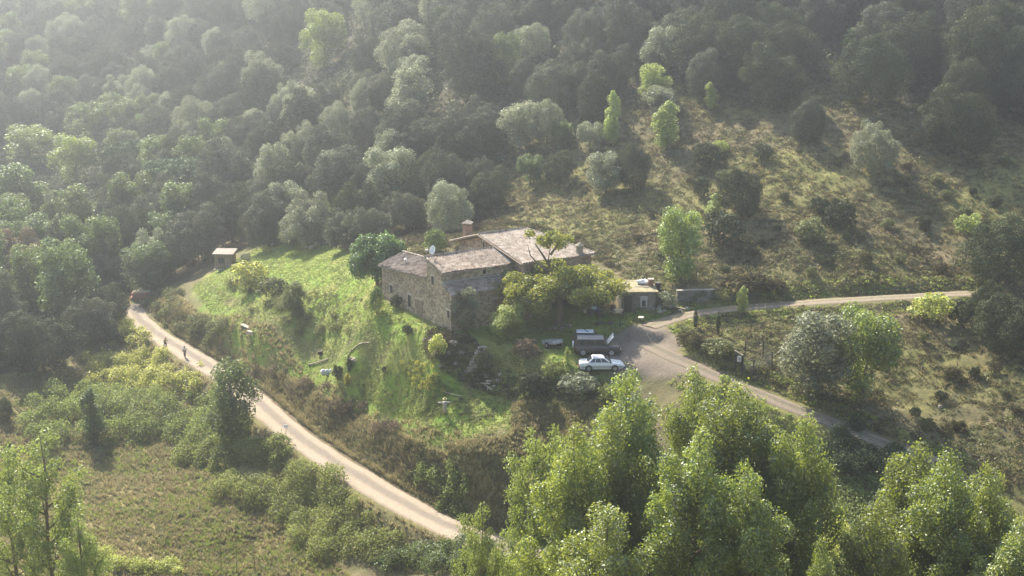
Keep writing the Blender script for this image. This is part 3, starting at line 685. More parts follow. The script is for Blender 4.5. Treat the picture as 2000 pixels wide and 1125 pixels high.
 ('bush',1300,585,50,34,'pale bush beside the stone shed','silver','bush'),
]
for k_, cx, cy, w_, h_, lab, leaf_, nm in HAND:
    if not lab: continue
    cat = {'oak_tree': 'tree', 'pine_tree': 'tree', 'poplar_tree': 'tree', 'fruit_tree': 'tree', 'cypress_tree': 'cypress'}.get(nm, nm)
    put_px(k_, cx, cy, w_, h_, lab, cat=cat, name=nm, leaf=leaf_)

# ivy / bramble thickets, each one a thing of its own, heaped over the ground they grow on
def thicket(name, label, pts, n, size, leaf, seed, cat='thicket', br=(0.8, 1.5), hk=1.0):
    """pts: px, py, spread px (x), spread px (y), count"""
    g = random.Random(seed); b = []
    for px, py, sx, sy, c in pts:
        for i in range(int(c * 1.9)):
            q = ground(px + g.gauss(0, sx / 2), py + g.gauss(0, sy / 2)); r = g.uniform(br[0] * 0.45, br[1])
            b.append((q[0], q[1], q[2] + r * 0.3 * hk, r, r, r * g.uniform(0.7, 1.1) * hk))
    b = np.array(b); c0 = b[:, :3].mean(0); c0[2] = float(H(c0[0], c0[1])); b[:, :3] -= c0
    me = crown_mesh(name, b, n, size, seed, fuzz=0.2, inner=0.75, shell=0.6, up=0.7, jit=0.8); o = link(name, me, LM[leaf], loc=tuple(c0))
    return tag(o, label, cat)
thicket('bramble_thicket', 'sunlit yellow-green bramble mound beside the pale road below the cyclists', [(215,655,70,16,12),(245,715,110,18,24),(290,748,100,14,18),(345,762,50,10,8)], 26000, 0.24, 'yellowb', 301, hk=1.2)
thicket('bramble_thicket', 'wide green bramble belt crossing the lower left above the tan meadow', [(100,820,60,16,12),(170,800,100,20,20),(250,800,120,24,26),(320,825,110,26,24),(270,850,120,22,20),(390,850,70,26,16),(120,850,60,20,10)], 34000, 0.24, 'bramble', 302, br=(0.9, 1.7), hk=1.3)
thicket('bramble_thicket', 'dark ivy thicket at the foot of the bushy tree beside the pale road', [(450,880,90,22,20),(510,900,70,18,14),(420,900,60,18,10)], 17000, 0.22, 'bramble', 303, hk=1.1)
thicket('bramble_thicket', 'grey-green bramble belt running down beside the pale road toward the bottom', [(500,955,90,24,20),(570,985,90,26,22),(640,1030,90,26,22),(700,1070,100,26,22),(770,1085,70,20,14),(600,940,50,16,8)], 40000, 0.19, 'bramble', 304, br=(0.8, 1.4), hk=1.2)
thicket('hedge_thicket', 'brown and green overgrown bank shrubs along the inner side of the road bend', [(330,585,26,22,9),(345,615,36,22,12),(370,640,50,18,12),(400,650,50,16,10)], 20000, 0.2, 'olive', 305, br=(0.6, 1.2))
thicket('shrub_thicket', 'tangled shrub strip at the foot of the lawn slope by the fruit tree', [(480,565,40,12,5),(540,600,60,12,6),(600,625,60,12,5),(650,650,60,12,4)], 11000, 0.17, 'olive', 306, br=(0.5, 1.0))
thicket('shrub_thicket', 'olive scrub covering the dark lower verge of the driveway at right', [(1640,880,60,20,12),(1700,910,70,18,14),(1760,925,50,14,8)], 16000, 0.2, 'oakdark', 307, br=(0.7, 1.2))
thicket('ivy_thicket', 'round-topped ivy bushes in a row at the bottom left corner', [(235,1108,60,10,7),(300,1118,60,10,7),(190,1085,40,14,5)], 12000, 0.17, 'yellowb', 308, br=(0.7, 1.1))
thicket('shrub_thicket', 'leafy green thicket at the bottom between the pale road and the slim poplar', [(820,1100,90,20,12),(900,1085,60,20,9),(960,1110,80,16,9)], 16000, 0.18, 'broad', 309, br=(0.8, 1.3), hk=1.3)
thicket('shrub_thicket', 'pale green shrubs glimpsed low between the two poplar groups', [(1600,1060,60,30,10),(1560,1090,60,20,8)], 10000, 0.18, 'yellowb', 310, br=(0.9, 1.4), hk=1.3)

# foreground poplars: crown top pixel, distance of the foot, width
POP = [(1250,716,100,6.6,'poplar with the tallest pointed top in the foreground clump'),
 (1330,712,104,5.8,'poplar right behind the tallest pointed one in the foreground clump'),
 (1195,775,96,6.6,'poplar on the left shoulder of the foreground clump'),
 (1120,815,92,6.4,'leftmost broad poplar of the foreground clump'),
 (1425,728,98,6.6,'poplar on the right half of the foreground clump with a round double top'),
 (1500,778,97,6.2,'poplar near the right end of the foreground clump'),
 (1575,795,94,6.2,'rightmost poplar of the foreground clump'),
 (1350,830,88,6.6,'low front poplar in the middle of the foreground clump'),
 (1028,795,98,5.4,'slim thin-leaved poplar left of the foreground clump beside the pale road'),
 (940,960,96,4.6,'short leafy poplar at the left foot of the slim thin-leaved one'),
 (1790,865,96,6.4,'tallest poplar of the bottom right group'),
 (1870,872,92,6.2,'poplar in the middle of the bottom right group'),
 (1950,900,94,6.2,'poplar right of the middle one at the bottom right'),
 (1715,975,90,5.4,'poplar at the left end of the bottom right group'),
 (1995,1010,86,5.6,'poplar cut by the right edge of the picture'),
 (1608,1035,86,3.2,'short poplar in the gap between the two poplar groups'),
 (1480,900,86,6.0,'low front poplar on the right of the foreground clump'),
 (1180,960,84,6.4,'low front poplar at the left foot of the foreground clump')]
for i, (px, py, D, w_, lab) in enumerate(POP):
    top = at_d(px, py, D); zb = float(H(top[0], top[1]))
    r = put('airy' if px in (1028, 940) else 'poplar', top[0], top[1], w_ * 1.12, top[2] - zb, lab, name='poplar_tree', group='poplars in the foreground', var=i)
    r.rotation_euler[0] = random.uniform(-.05, .05); r.rotation_euler[1] = random.uniform(-.05, .05); k_ = random.uniform(.88, 1.15); r.scale[0] *= k_; r.scale[1] *= random.uniform(.88, 1.15)
    r.scale[2] = (top[2] - zb) / (21.5 if px in (1028, 940) else 25.0)
    if px in (1028, 940): r.children[0].material_slots[0].link = 'OBJECT'; r.children[0].material_slots[0].material = LM['yellowg']
for i, (px, py, D, w_, lab) in enumerate([(75,830,108,9.5,'bright-leaved airy tree filling the lower left corner'), (150,990,102,6.0,'smaller airy tree right of the big one in the lower left corner'), (5,850,112,7.0,'airy tree cut by the left edge at the lower left')]):
    top = at_d(px, py, D); zb = float(H(top[0], top[1]))
    r = put('airy', top[0], top[1], w_, top[2] - zb, lab, name='tree', leaf='yellowg', var=i); r.scale[2] = (top[2] - zb) / 21.5

# the wood: every tree of it that shows
thicket('ivy_thicket', 'green ivy and bramble hanging over the lower end of the cut bank', [(880,960,40,34,9),(850,930,40,26,6),(900,1000,16,16,4)], 9000, 0.19, 'bramble', 311, br=(0.5, 0.9))
thicket('shrub_thicket', 'dry brown shrubs along the top of the cut bank above the pale road', [(520,728,50,8,5),(600,760,50,8,5),(680,800,50,8,5),(760,842,50,8,5)], 8000, 0.17, 'brown', 312, br=(0.5, 1.0))
NFILL = 0
PROTECT = [(1386,192,24),(1662,78,24),(635,88,45),(1096,268,25),(1036,335,25),(363,482,22),(1277,170,32),(1303,252,35),(1195,238,25),(985,125,35),(60,295,50),(150,318,45),(1152,272,24),(1292,206,30)]
def fill(poly, dmin, w0, w1, label, group, kinds, limit, seed, ymax=540):
    global NFILL
    g = np.random.default_rng(seed); n = 0; tries = 0
    while n < limit and tries < 6000:
        tries += 1; x = g.uniform(-205, 90); y = g.uniform(185, ymax); z = float(H(x, y)); px, py = project((x, y, z + 3))
        if not (-60 < px < 2060 and -70 < py < 760) or not in_poly(np.array(px), np.array(py), poly): continue
        w_ = g.uniform(w0, w1); cpx, cpy = project((x, y, z + w_ * 0.5)); wp = w_ * FPX / y / 2
        if any(abs(cpx - a) < wp * 0.8 + c_ and -c_ < cpy - b_ < wp * 1.5 + c_ for a, b_, c_ in PROTECT): continue
        T = np.array(TREES); d = np.hypot(T[:, 0] - x, T[:, 1] - y)
        if (d < dmin * (T[:, 2] + w_ / 2)).any() or min(line_dist([x], [y], ROAD)[0]) < 5: continue
        kk, lf = kinds[g.integers(len(kinds))]
        put(kk, x, y, w_, w_ * g.uniform(0.9, 1.25), label, name='oak_tree' if kk == 'oak' else 'tree', group=group, leaf=lf); n += 1
    NFILL += n; print('fill', group, n, tries)
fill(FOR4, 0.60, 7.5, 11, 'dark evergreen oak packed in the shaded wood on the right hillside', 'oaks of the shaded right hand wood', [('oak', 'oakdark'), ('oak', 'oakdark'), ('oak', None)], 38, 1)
fill(FOR3, 0.60, 6.5, 10, 'grey-green rounded oak in the wood climbing behind the farmhouse', 'oaks of the wood behind the farmhouse', [('oak', None)] * 5 + [('oak', 'oakdark'), ('oak', 'silver'), ('broad', 'silver')], 95, 2)
fill(FOR2, 0.55, 7.5, 11, 'hazy tree of the wood filling the valley bottom at the left', 'trees of the left valley bottom', [('oak', None), ('broad', 'broad'), ('oak', 'oakdark')], 55, 3)
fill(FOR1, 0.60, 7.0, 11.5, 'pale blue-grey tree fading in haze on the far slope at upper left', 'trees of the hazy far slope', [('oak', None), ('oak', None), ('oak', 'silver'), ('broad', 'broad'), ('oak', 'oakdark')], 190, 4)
g_ = np.random.default_rng(77); nb = 0
while nb < 46:
    px, py = g_.uniform(1230, 1990), g_.uniform(260, 880)
    if not in_poly(np.array(px), np.array(py), [(1230,330),(1340,300),(1500,260),(1980,320),(1990,860),(1790,860),(1640,790),(1760,700),(1760,600),(1440,590),(1250,520)]): continue
    q = ground(px, py); T = np.array(TREES); d = np.hypot(T[:, 0] - q[0], T[:, 1] - q[1])
    if (d < T[:, 2] + 0.5).any() or min(line_dist([q[0]], [q[1]], TRACK)[0].min(), line_dist([q[0]], [q[1]], DRIVE)[0].min()) < 3: continue
    w_ = g_.uniform(0.9, 2.2); put('bush', q[0], q[1], w_, w_ * g_.uniform(0.6, 0.85), 'small low heath bush dotted over the open brown hillside', cat='bush', name='bush', leaf=('heath', 'oakdark', 'olive')[nb % 3], group='small heath bushes of the open hillside'); nb += 1

# ------------------------------------------------------------------ uncountable ground cover (stuff)
def clump_protos(kind, k, seed):
    g = np.random.default_rng(seed); out = []
    for _ in range(k):
        if kind == 'bush':
            n = 52; d = unit(g.normal(size=(n, 3)) + [0, 0, 0.5]); d[:, 2] = np.abs(d[:, 2]); P = d * g.uniform(0.6, 1.0, (n, 1)) * [1, 1, 0.75]
            V, F = cards(P, unit(d + 0.5 * g.normal(size=d.shape)), g.uniform(0.16, 0.4, n), g)
        elif kind == 'tuft':
            n = 16; a = g.uniform(0, 6.28, n); b = g.uniform(0.15, 0.6, n); h = g.uniform(0.6, 1.1, n); w = 0.055; r0 = g.uniform(0, 0.2, n)
            cx, sx = np.cos(a), np.sin(a); V = np.stack([np.stack([cx * r0 - sx * w, sx * r0 + cx * w, 0 * a], 1), np.stack([cx * r0 + sx * w, sx * r0 - cx * w, 0 * a], 1),
              np.stack([cx * (r0 + b * .5) + sx * w * .8, sx * (r0 + b * .5) - cx * w * .8, h * .65], 1), np.stack([cx * (r0 + b), sx * (r0 + b), h], 1)], 1).reshape(-1, 3)
        else:  # mat of short blades
            n = 10; a = g.uniform(0, 6.28, n); r = g.uniform(0, 1, n); P = np.stack([r * np.cos(a), r * np.sin(a), g.uniform(0.1, 0.6, n)], 1)
            V, F = cards(P, unit(g.normal(size=(n, 3)) + [0, 0, 0.6]), g.uniform(0.4, 0.7, n), g)
        out.append(V)
    return out
def scatter(name, label, cat, mask_fn, box, count, kind, s0, s1, leaf, seed, zs=1.0, clumpy=0.0, clumpscale=6.0):
    g = np.random.default_rng(seed); X = []; Y = []; got = 0
    for _ in range(60):
        x = g.uniform(box[0], box[1], count * 2); y = g.uniform(box[2], box[3], count * 2); k = mask_fn(x, y)
        if clumpy: k &= fbm(x / clumpscale, y / clumpscale, seed % 50) + g.uniform(-0.12, 0.12, len(x)) > clumpy
        for L, hw in ((ROAD, 2.35), (DRIVE, 1.9), (TRACK, 1.7)): k &= line_dist(x, y, L)[0] > hw
        s = (x - HB[0]) * HD1[0] + (y - HB[1]) * HD1[1]; t_ = (x - HB[0]) * HD2[0] + (y - HB[1]) * HD2[1]
        k &= ~((s > -12.2) & (s < 6) & (t_ > -0.2) & (t_ < 18))
        X.append(x[k]); Y.append(y[k]); got += k.sum()
        if got >= count: break
    X = np.concatenate(X)[:count]; Y = np.concatenate(Y)[:count]; n = len(X); Z = H(X, Y)
    PR = clump_protos(kind, 10, seed); kk = g.integers(0, 10, n); ang = g.uniform(0, 6.28, n); sc = g.uniform(s0, s1, n) * (0.7 + 0.6 * vnoise(X / 3, Y / 3, 9)); it = np.clip(0.8 * fbm(X / 5, Y / 5, 21) + 0.1 + 0.2 * g.normal(size=n), 0, 1)
    VV = []; TT_ = []
    for j in range(10):
        i = np.where(kk == j)[0]
        if len(i) == 0: continue
        V = PR[j]; c, s = np.cos(ang[i])[:, None], np.sin(ang[i])[:, None]; S = sc[i][:, None]
        W_ = np.stack([(V[:, 0] * c - V[:, 1] * s) * S + X[i][:, None], (V[:, 0] * s + V[:, 1] * c) * S + Y[i][:, None], V[None, :, 2] * S * zs + Z[i][:, None] - 0.05 * S], -1)
        VV.append(W_.reshape(-1, 3)); nf = V.shape[0] // 4; TT_.append((it[i][:, None] + g.normal(size=(len(i), nf)) * 0.15).clip(0, 1).ravel())
    V = np.vstack(VV); F = np.arange(len(V)).reshape(-1, 4)
    print(name, n, len(F)); return tag(link(name, np_mesh(name, V, F, np.concatenate(TT_)), LM[leaf]), label, cat, kind='stuff')
def mask_px(poly, excl=()):
    def f(x, y):
        z = H(x, y); px, py = project(np.stack([x, y, z], -1)); k = in_poly(px, py, poly)
        for e in excl: k &= ~in_poly(x, y, e)
        return k
    return f
HILL = [(1000,300),(1250,180),(1350,150),(1450,205),(1620,145),(1780,200),(2060,215),(2060,1010),(1780,880),(1600,810),(1490,760),(1400,715),(1330,650),(1290,600),(1240,560),(1160,500),(1000,440),(860,430),(960,370)]
EX = (LAWN, PARK)
scatter('scrub', 'low brown and olive scrub covering the open hillside', 'scrub', mask_px(HILL, EX), (-30, 95, 115, 245), 10500, 'bush', 0.22, 0.7, 'heath', 401, zs=0.75, clumpy=0.40)
scatter('scrub', 'patches of greener olive scrub on the open hillside', 'scrub', mask_px(HILL, EX), (-30, 90, 120, 235), 3600, 'bush', 0.35, 0.8, 'olive', 402, zs=0.8, clumpy=0.52, clumpscale=9)
scatter('dry_grass', 'tawny dry grass tufts among the hillside scrub', 'grass', mask_px(HILL, EX), (-30, 95, 115, 245), 6500, 'tuft', 0.2, 0.5, 'straw', 403, clumpy=0.36, clumpscale=4)
BANKPX = [(310,600),(345,580),(450,695),(560,738),(700,812),(860,885),(900,935),(905,1010),(830,985),(700,905),(560,808),(430,712),(345,660)]
scatter('bank_brush', 'dry brown brush clinging to the cut bank above the pale road', 'brush', mask_px(BANKPX), (-70, 20, 118, 215), 3000, 'bush', 0.15, 0.5, 'brown', 404, zs=0.9, clumpy=0.45, clumpscale=4)
scatter('bank_grass', 'dry grass and weeds on the bank above the pale road', 'grass', mask_px(BANKPX), (-70, 20, 118, 215), 3600, 'tuft', 0.4, 0.9, 'straw', 405)
scatter('bank_brush', 'olive weeds mixed through the cut bank', 'brush', mask_px(BANKPX), (-70, 20, 118, 215), 1700, 'bush', 0.25, 0.6, 'olive', 406, clumpy=0.48, clumpscale=4)
MEADPX = [(-60,740),(150,725),(240,800),(60,850),(140,850),(300,840),(400,880),(470,960),(580,1040),(700,1140),(-60,1140)]
scatter('meadow_grass', 'tall tan and green grass of the lower meadow', 'grass', mask_px(MEADPX), (-90, 0, 115, 185), 12000, 'tuft', 0.25, 0.6, 'straw', 407)
scatter('meadow_weeds', 'green and rusty weed clumps through the lower meadow', 'weeds', mask_px(MEADPX), (-90, 0, 115, 185), 3200, 'bush', 0.2, 0.6, 'olive', 408, clumpy=0.47, zs=0.9)
scatter('meadow_weeds', 'rusty brown weeds through the lower meadow', 'weeds', mask_px(MEADPX), (-90, 0, 115, 185), 500, 'bush', 0.3, 0.6, 'rusty', 409, clumpy=0.5, zs=0.9)
LAWNPX = [(375,560),(500,485),(560,470),(700,490),(745,585),(835,630),(960,600),(1290,615),(1130,715),(1240,742),(1100,760),(1000,720),(1010,800),(1000,850),(870,885),(700,812),(560,735),(440,650)]
scatter('lawn_grass', 'short bright green grass tufts of the lawn', 'grass', mask_px(LAWNPX, (PARK,)), (-70, 30, 130, 215), 22000, 'mat', 0.16, 0.34, 'grass', 410, zs=0.6)
scatter('lawn_weeds', 'taller darker weed patches dotting the lawn slope', 'weeds', mask_px([(440,600),(560,560),(700,580),(830,650),(960,700),(1010,800),(870,860),(700,790),(560,700)], (PARK,)), (-60, 15, 130, 190), 900, 'bush', 0.15, 0.4, 'olive', 411, clumpy=0.52, clumpscale=5)
scatter('garden_plants', 'mixed vegetable plants growing in the lower garden plot', 'plants', mask_px([(690,730),(800,700),(880,760),(870,810),(790,820),(700,770)]), (-40, 0, 130, 170), 620, 'bush', 0.2, 0.45, 'bramble', 412, zs=1.3)
scatter('garden_plants', 'yellowing plants in the middle of the lower garden plot', 'plants', mask_px([(780,700),(850,715),(870,770),(810,760)]), (-40, 0, 130, 170), 130, 'bush', 0.25, 0.5, 'flower', 413, zs=1.4)
ROCKPX = [(835,640),(905,650),(945,680),(960,720),(1010,730),(1200,750),(1210,790),(1060,800),(960,770),(900,745),(860,720),(830,690)]
scatter('rock_bank_weeds', 'dry weeds and creepers over the rock bank below the lawn', 'weeds', mask_px(ROCKPX), (-20, 25, 128, 155), 900, 'bush', 0.25, 0.6, 'heath', 414)
scatter('rock_bank_weeds', 'greener weeds over the rock bank below the lawn', 'weeds', mask_px(ROCKPX), (-20, 25, 128, 155), 700, 'bush', 0.25, 0.6, 'bramble', 415, clumpy=0.45)
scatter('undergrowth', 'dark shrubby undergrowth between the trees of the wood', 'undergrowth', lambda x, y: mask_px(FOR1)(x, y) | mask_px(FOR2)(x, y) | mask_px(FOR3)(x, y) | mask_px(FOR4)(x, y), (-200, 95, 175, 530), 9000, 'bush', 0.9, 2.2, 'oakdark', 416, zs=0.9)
scatter('undergrowth', 'lighter shrubs dotted in the undergrowth of the wood', 'undergrowth', lambda x, y: mask_px(FOR1)(x, y) | mask_px(FOR2)(x, y) | mask_px(FOR3)(x, y), (-200, 95, 175, 530), 2500, 'bush', 0.9, 2.0, 'oak', 417, zs=0.9)
scatter('ground_cover', 'green ground cover under the foreground poplars', 'ground cover', mask_px([(900,1040),(1250,1090),(1250,980),(1480,820),(1780,930),(2060,1060),(2060,1150),(900,1150)]), (-10, 60, 95, 130), 5000, 'bush', 0.3, 0.7, 'bramble', 418, zs=0.8)
scatter('verge_grass', 'long dull grass along the outer verge of the pale road', 'grass', lambda x, y: (line_dist(x, y, ROAD)[0] < 5.5), (-70, 30, 110, 215), 3500, 'tuft', 0.3, 0.7, 'straw', 419)
scatter('verge_grass', 'green grass along both verges of the driveway and the track', 'grass', lambda x, y: (np.minimum(line_dist(x, y, DRIVE)[0], line_dist(x, y, TRACK)[0]) < 4.0) & ~in_poly(x, y, PARK), (0, 70, 110, 165), 2600, 'mat', 0.2, 0.45, 'grass', 420)
scatter('meadow_grass', 'fresh green grass patches of the lower meadow', 'grass', mask_px(MEADPX), (-90, 0, 115, 185), 3500, 'tuft', 0.3, 0.6, 'grass', 421, clumpy=0.45)
LOWPX = [(1000,790),(1240,790),(1260,900),(1200,1010),(1000,1080),(910,1020),(895,930),(870,872),(1000,850)]
scatter('dry_grass', 'tawny dry grass on the slope behind the foreground poplars', 'grass', mask_px(LOWPX), (-20, 40, 112, 145), 5500, 'tuft', 0.3, 0.65, 'straw', 422)
scatter('slope_weeds', 'olive weeds on the slope behind the foreground poplars', 'weeds', mask_px(LOWPX), (-20, 40, 112, 145), 900, 'bush', 0.25, 0.6, 'olive', 423, clumpy=0.42)
scatter('undergrowth', 'low green shrubs and grass behind the farmhouse', 'undergrowth', mask_px([(740,445),(900,425),(1010,430),(1180,480),(1200,520),(1000,470),(880,500),(790,510)]), (-30, 30, 150, 215), 1300, 'bush', 0.3, 0.8, 'heath', 424)

# ------------------------------------------------------------------ the farmhouse
def stone_mat(name, c0, c1, mortar, scale=2.6, moss=None):
    m, t, o = nt(name); tc = t.nodes.new('ShaderNodeTexCoord')
    mp = t.nodes.new('ShaderNodeMapping'); mp.inputs['Scale'].default_value = (1, 1, 1.7); t.links.new(tc.outputs['Object'], mp.inputs[0])
    v = N(t, 'ShaderNodeTexVoronoi', Scale=scale); t.links.new(mp.outputs[0], v.inputs['Vector'])
    ve = N(t, 'ShaderNodeTexVoronoi', feature='DISTANCE_TO_EDGE', Scale=scale); t.links.new(mp.outputs[0], ve.inputs['Vector'])
    sp = t.nodes.new('ShaderNodeSeparateColor'); t.links.new(v.outputs['Color'], sp.inputs[0])
    c = ramp(t, sp.outputs[0], [(0.1, c0), (0.9, c1)]); n = noise(t, 0.45, 5, 0.65)
    g = ramp(t, n, [(0.3, (0.62, 0.60, 0.58)), (0.7, (1.15, 1.12, 1.05))]); c = mixc(t, 1.0, c, g, 'MULTIPLY')
    e = ramp(t, ve.outputs['Distance'], [(0.0, (0, 0, 0)), (0.07, (1, 1, 1))]); c = mixc(t, e, mortar, c)
    if moss: c = mixc(t, ramp(t, noise(t, 0.8, 4), [(0.52, (0, 0, 0)), (0.62, (0.8, 0.8, 0.8))]), c, moss)
    p = N(t, 'ShaderNodeBsdfPrincipled', Roughness=0.95); p.inputs['Specular IOR Level'].default_value = 0.15
    t.links.new(c, p.inputs['Base Color']); t.links.new(bumpn(t, ve.outputs['Distance'], 0.8, 0.08), p.inputs['Normal']); t.links.new(p.outputs[0], o.inputs[0]); return m
M_STONE = stone_mat('tan_rubble_stone', (0.23, 0.185, 0.135), (0.50, 0.42, 0.31), (0.31, 0.26, 0.20))
M_STONE2 = stone_mat('reddish_rubble_stone', (0.24, 0.16, 0.11), (0.46, 0.34, 0.24), (0.34, 0.27, 0.21))
M_BRICK = stone_mat('chimney_brick', (0.30, 0.18, 0.13), (0.42, 0.28, 0.21), (0.33, 0.27, 0.22), 5.0)
M_ROCK = stone_mat('pale_rock', (0.26, 0.24, 0.20), (0.44, 0.41, 0.35), (0.2, 0.18, 0.14), 1.5)
def tile_mat(name, c0, c1, c2):
    m, t, o = nt(name); tc = t.nodes.new('ShaderNodeTexCoord'); v = N(t, 'ShaderNodeTexVoronoi', Scale=2.6); t.links.new(tc.outputs['Object'], v.inputs['Vector'])
    sp = t.nodes.new('ShaderNodeSeparateColor'); t.links.new(v.outputs['Color'], sp.inputs[0]); c = ramp(t, sp.outputs[0], [(0.05, c0), (0.5, c1), (0.95, c2)])
    n = noise(t, 0.7, 5, 0.7); c = mixc(t, ramp(t, n, [(0.4, (0, 0, 0)), (0.7, (0.75, 0.75, 0.75))]), c, (0.20, 0.17, 0.13))
    p = N(t, 'ShaderNodeBsdfPrincipled', Roughness=0.9); t.links.new(c, p.inputs['Base Color']); t.links.new(p.outputs[0], o.inputs[0]); return m
M_TILE = tile_mat('old_clay_tiles', (0.13, 0.09, 0.068), (0.27, 0.205, 0.16), (0.40, 0.33, 0.27))
M_TILE2 = tile_mat('pinkish_clay_tiles', (0.19, 0.145, 0.115), (0.32, 0.26, 0.215), (0.43, 0.37, 0.32))
M_DARK = solid('dark_opening', (0.025, 0.022, 0.02), 0.6)
M_WOOD = solid('weathered_wood', (0.22, 0.16, 0.11), 0.85, scale=5, bump=0.2)
M_WOODP = solid('pale_dry_wood', (0.50, 0.42, 0.32), 0.85, scale=5, bump=0.2)
M_METAL = solid('grey_sheet_metal', (0.42, 0.43, 0.44), 0.5, 0.4)
M_WHITE = solid('white_paint', (0.78, 0.78, 0.76), 0.5, var=0.06)
M_BLACK = solid('black_rubber', (0.03, 0.03, 0.032), 0.8)
M_RUST = solid('rusty_red_metal', (0.38, 0.13, 0.07), 0.8)
M_TRIMW = solid('dull_dark_wire', (0.10, 0.10, 0.095), 0.7)
M_LINTEL = solid('pale_lintel_stone', (0.46, 0.40, 0.32), 0.9)
HZ = 14.2
def hv(s, t_, z): return (s * HD1[0] + t_ * HD2[0], s * HD1[1] + t_ * HD2[1], z - HZ)
house = thing('farmhouse', 'old stone farmhouse of joined wings under clay tile roofs beside the walnut tree', 'house', (HB[0], HB[1], HZ))
def prism(name, S, T, tops, mat, zb=11.0, parent=house):
    """S=(s0,s1) T=(t0,t1); tops: z at (s0,t0),(s1,t0),(s1,t1),(s0,t1)"""
    c = [(S[0], T[0]), (S[1], T[0]), (S[1], T[1]), (S[0], T[1])]
    V = [hv(a, b, zb) for a, b in c] + [hv(a, b, z) for (a, b), z in zip(c, tops)]
    return MB().add(V, [(0, 1, 2, 3), (4, 5, 6, 7), (0, 1, 5, 4), (1, 2, 6, 5), (2, 3, 7, 6), (3, 0, 4, 7)]).build(name, mat, parent)
def tile_roof(name, fn, w, h, mat, parent=house, pitch=0.34, row=0.45, thick=0.10):
    """fn(u,v)->(s,t,z): u along the eave 0..1, v from eave to ridge; barrel tiles run up the slope"""
    nu = int(w / pitch) * 2; nv = max(2, int(h / row)); V = []; g = random.Random(3)
    for j in range(nv * 2 + 1):
        v = (j + 1) // 2 / nv if j else 0; st = 0.035 if j % 2 == 0 else 0.0
        for i in range(nu + 1):
            s, t_, z = fn(i / nu, min(1, v)); V.append(hv(s, t_, z + (0.12 if i % 2 else 0.0) - st * (j > 0) + g.uniform(-.012, .012) + 0.05 * math.sin(i * 0.13 + v * 3)))
    n1 = nu + 1; F = [(j * n1 + i, j * n1 + i + 1, (j + 1) * n1 + i + 1, (j + 1) * n1 + i) for j in range(nv * 2) for i in range(nu)]
    mb = MB().add(V, F)
    c = [fn(0, 0), fn(1, 0), fn(1, 1), fn(0, 1)]; V2 = [hv(a, b, z - 0.06) for a, b, z in c] + [hv(a, b, z - 0.06 - thick) for a, b, z in c]
    mb.add(V2, [(0, 1, 2, 3), (4, 5, 6, 7), (0, 1, 5, 4), (1, 2, 6, 5), (2, 3, 7, 6), (3, 0, 4, 7)])
    o_ = link(name, bpy.data.meshes.new(name), None, parent); o_.data.from_pydata(mb.v, [], mb.f); o_.data.materials.append(mat); return o_
w1 = prism('wall', (-11.83, -0.40), (0.0, 2.8), (18.25, 19.15, 20.2, 19.35), M_STONE); w1['label'] = 'long tan stone wall of the low wing'
w2 = prism('wall', (-0.397, 3.3), (-0.004, 8.95), (21.35, 20.5, 20.5, 21.35), M_STONE); w2['label'] = 'stone gable wall of the middle wing'
w3 = prism('wall', (3.303, 5.1), (-0.002, 8.9), (19.3, 18.45, 18.45, 19.3), M_STONE); w3['label'] = 'lean-to wall beside the gable'
# main block: gable end and hip at the far end
V = [hv(s, t_, 11) for s, t_ in ((-9.4, 9.0), (5.45, 9.0), (5.45, 17.9), (-9.4, 17.9))] + [hv(-9.4, 9.0, 20.55), hv(-3.9, 9.0, 22.2), hv(5.45, 9.0, 20.95), hv(5.45, 17.9, 20.9), hv(-3.9, 15.0, 22.2), hv(-9.4, 17.9, 20.5)]
w4 = MB().add(V, [(0, 1, 2, 3), (0, 1, 6, 5, 4), (1, 2, 7, 6), (2, 3, 9, 7), (3, 0, 4, 9), (4, 5, 8, 9), (5, 6, 7, 8), (7, 9, 8)]).build('wall', M_STONE2, house); w4['label'] = 'reddish stone gable wall of the tall main block'
def L4(a, b, c, d):
    def f(u, v): return tuple((a[k] * (1 - u) + b[k] * u) * (1 - v) + (d[k] * (1 - u) + c[k] * u) * v for k in range(3))
    return f
r1 = tile_roof('roof', L4((-12.1, -0.35, 18.28), (-0.42, -0.35, 19.2), (-0.42, 2.95, 20.35), (-12.1, 2.95, 19.48)), 11.6, 3.4, M_TILE); r1['label'] = 'low brown tiled roof of the left wing'
r2 = tile_roof('roof', L4((3.62, -0.2, 20.55), (3.62, 8.85, 20.55), (-0.5, 8.85, 21.55), (-0.5, -0.2, 21.55)), 9.0, 4.2, M_TILE); r2['label'] = 'mottled tile roof of the middle wing'
r3 = tile_roof('roof', L4((5.4, -0.15, 18.42), (5.4, 8.85, 18.42), (3.32, 8.85, 19.45), (3.32, -0.15, 19.45)), 9.0, 2.3, M_TILE); r3['label'] = 'lower lean-to tile roof'
def slope_main(s_e, s_r, z_e, z_r):
    def f(u, v):
        tm = 18.25 + (15.0 - 18.25) * v; t_ = 8.6 + u * 9.65; return (s_e + (s_r - s_e) * v, min(t_, tm), z_e + (z_r - z_e) * v)
    return f
r4 = tile_roof('roof', slope_main(5.85, -3.9, 21.0, 22.48), 9.65, 9.8, M_TILE2); r4['label'] = 'broad pinkish tile roof slope of the main block'
r5 = tile_roof('roof', slope_main(-11.0, -3.9, 20.35, 22.46), 9.65, 7.4, M_TILE); r5['label'] = 'far tile slope of the main block'
def hip(u, v): return ((-11.0 + u * 16.85) * (1 - v) + -3.9 * v, 18.25 + (15.0 - 18.25) * v, (20.35 + 0.65 * u) * (1 - v) + 22.46 * v)
r6 = tile_roof('roof', hip, 16.8, 3.5, M_TILE); r6['label'] = 'hipped end of the main roof'
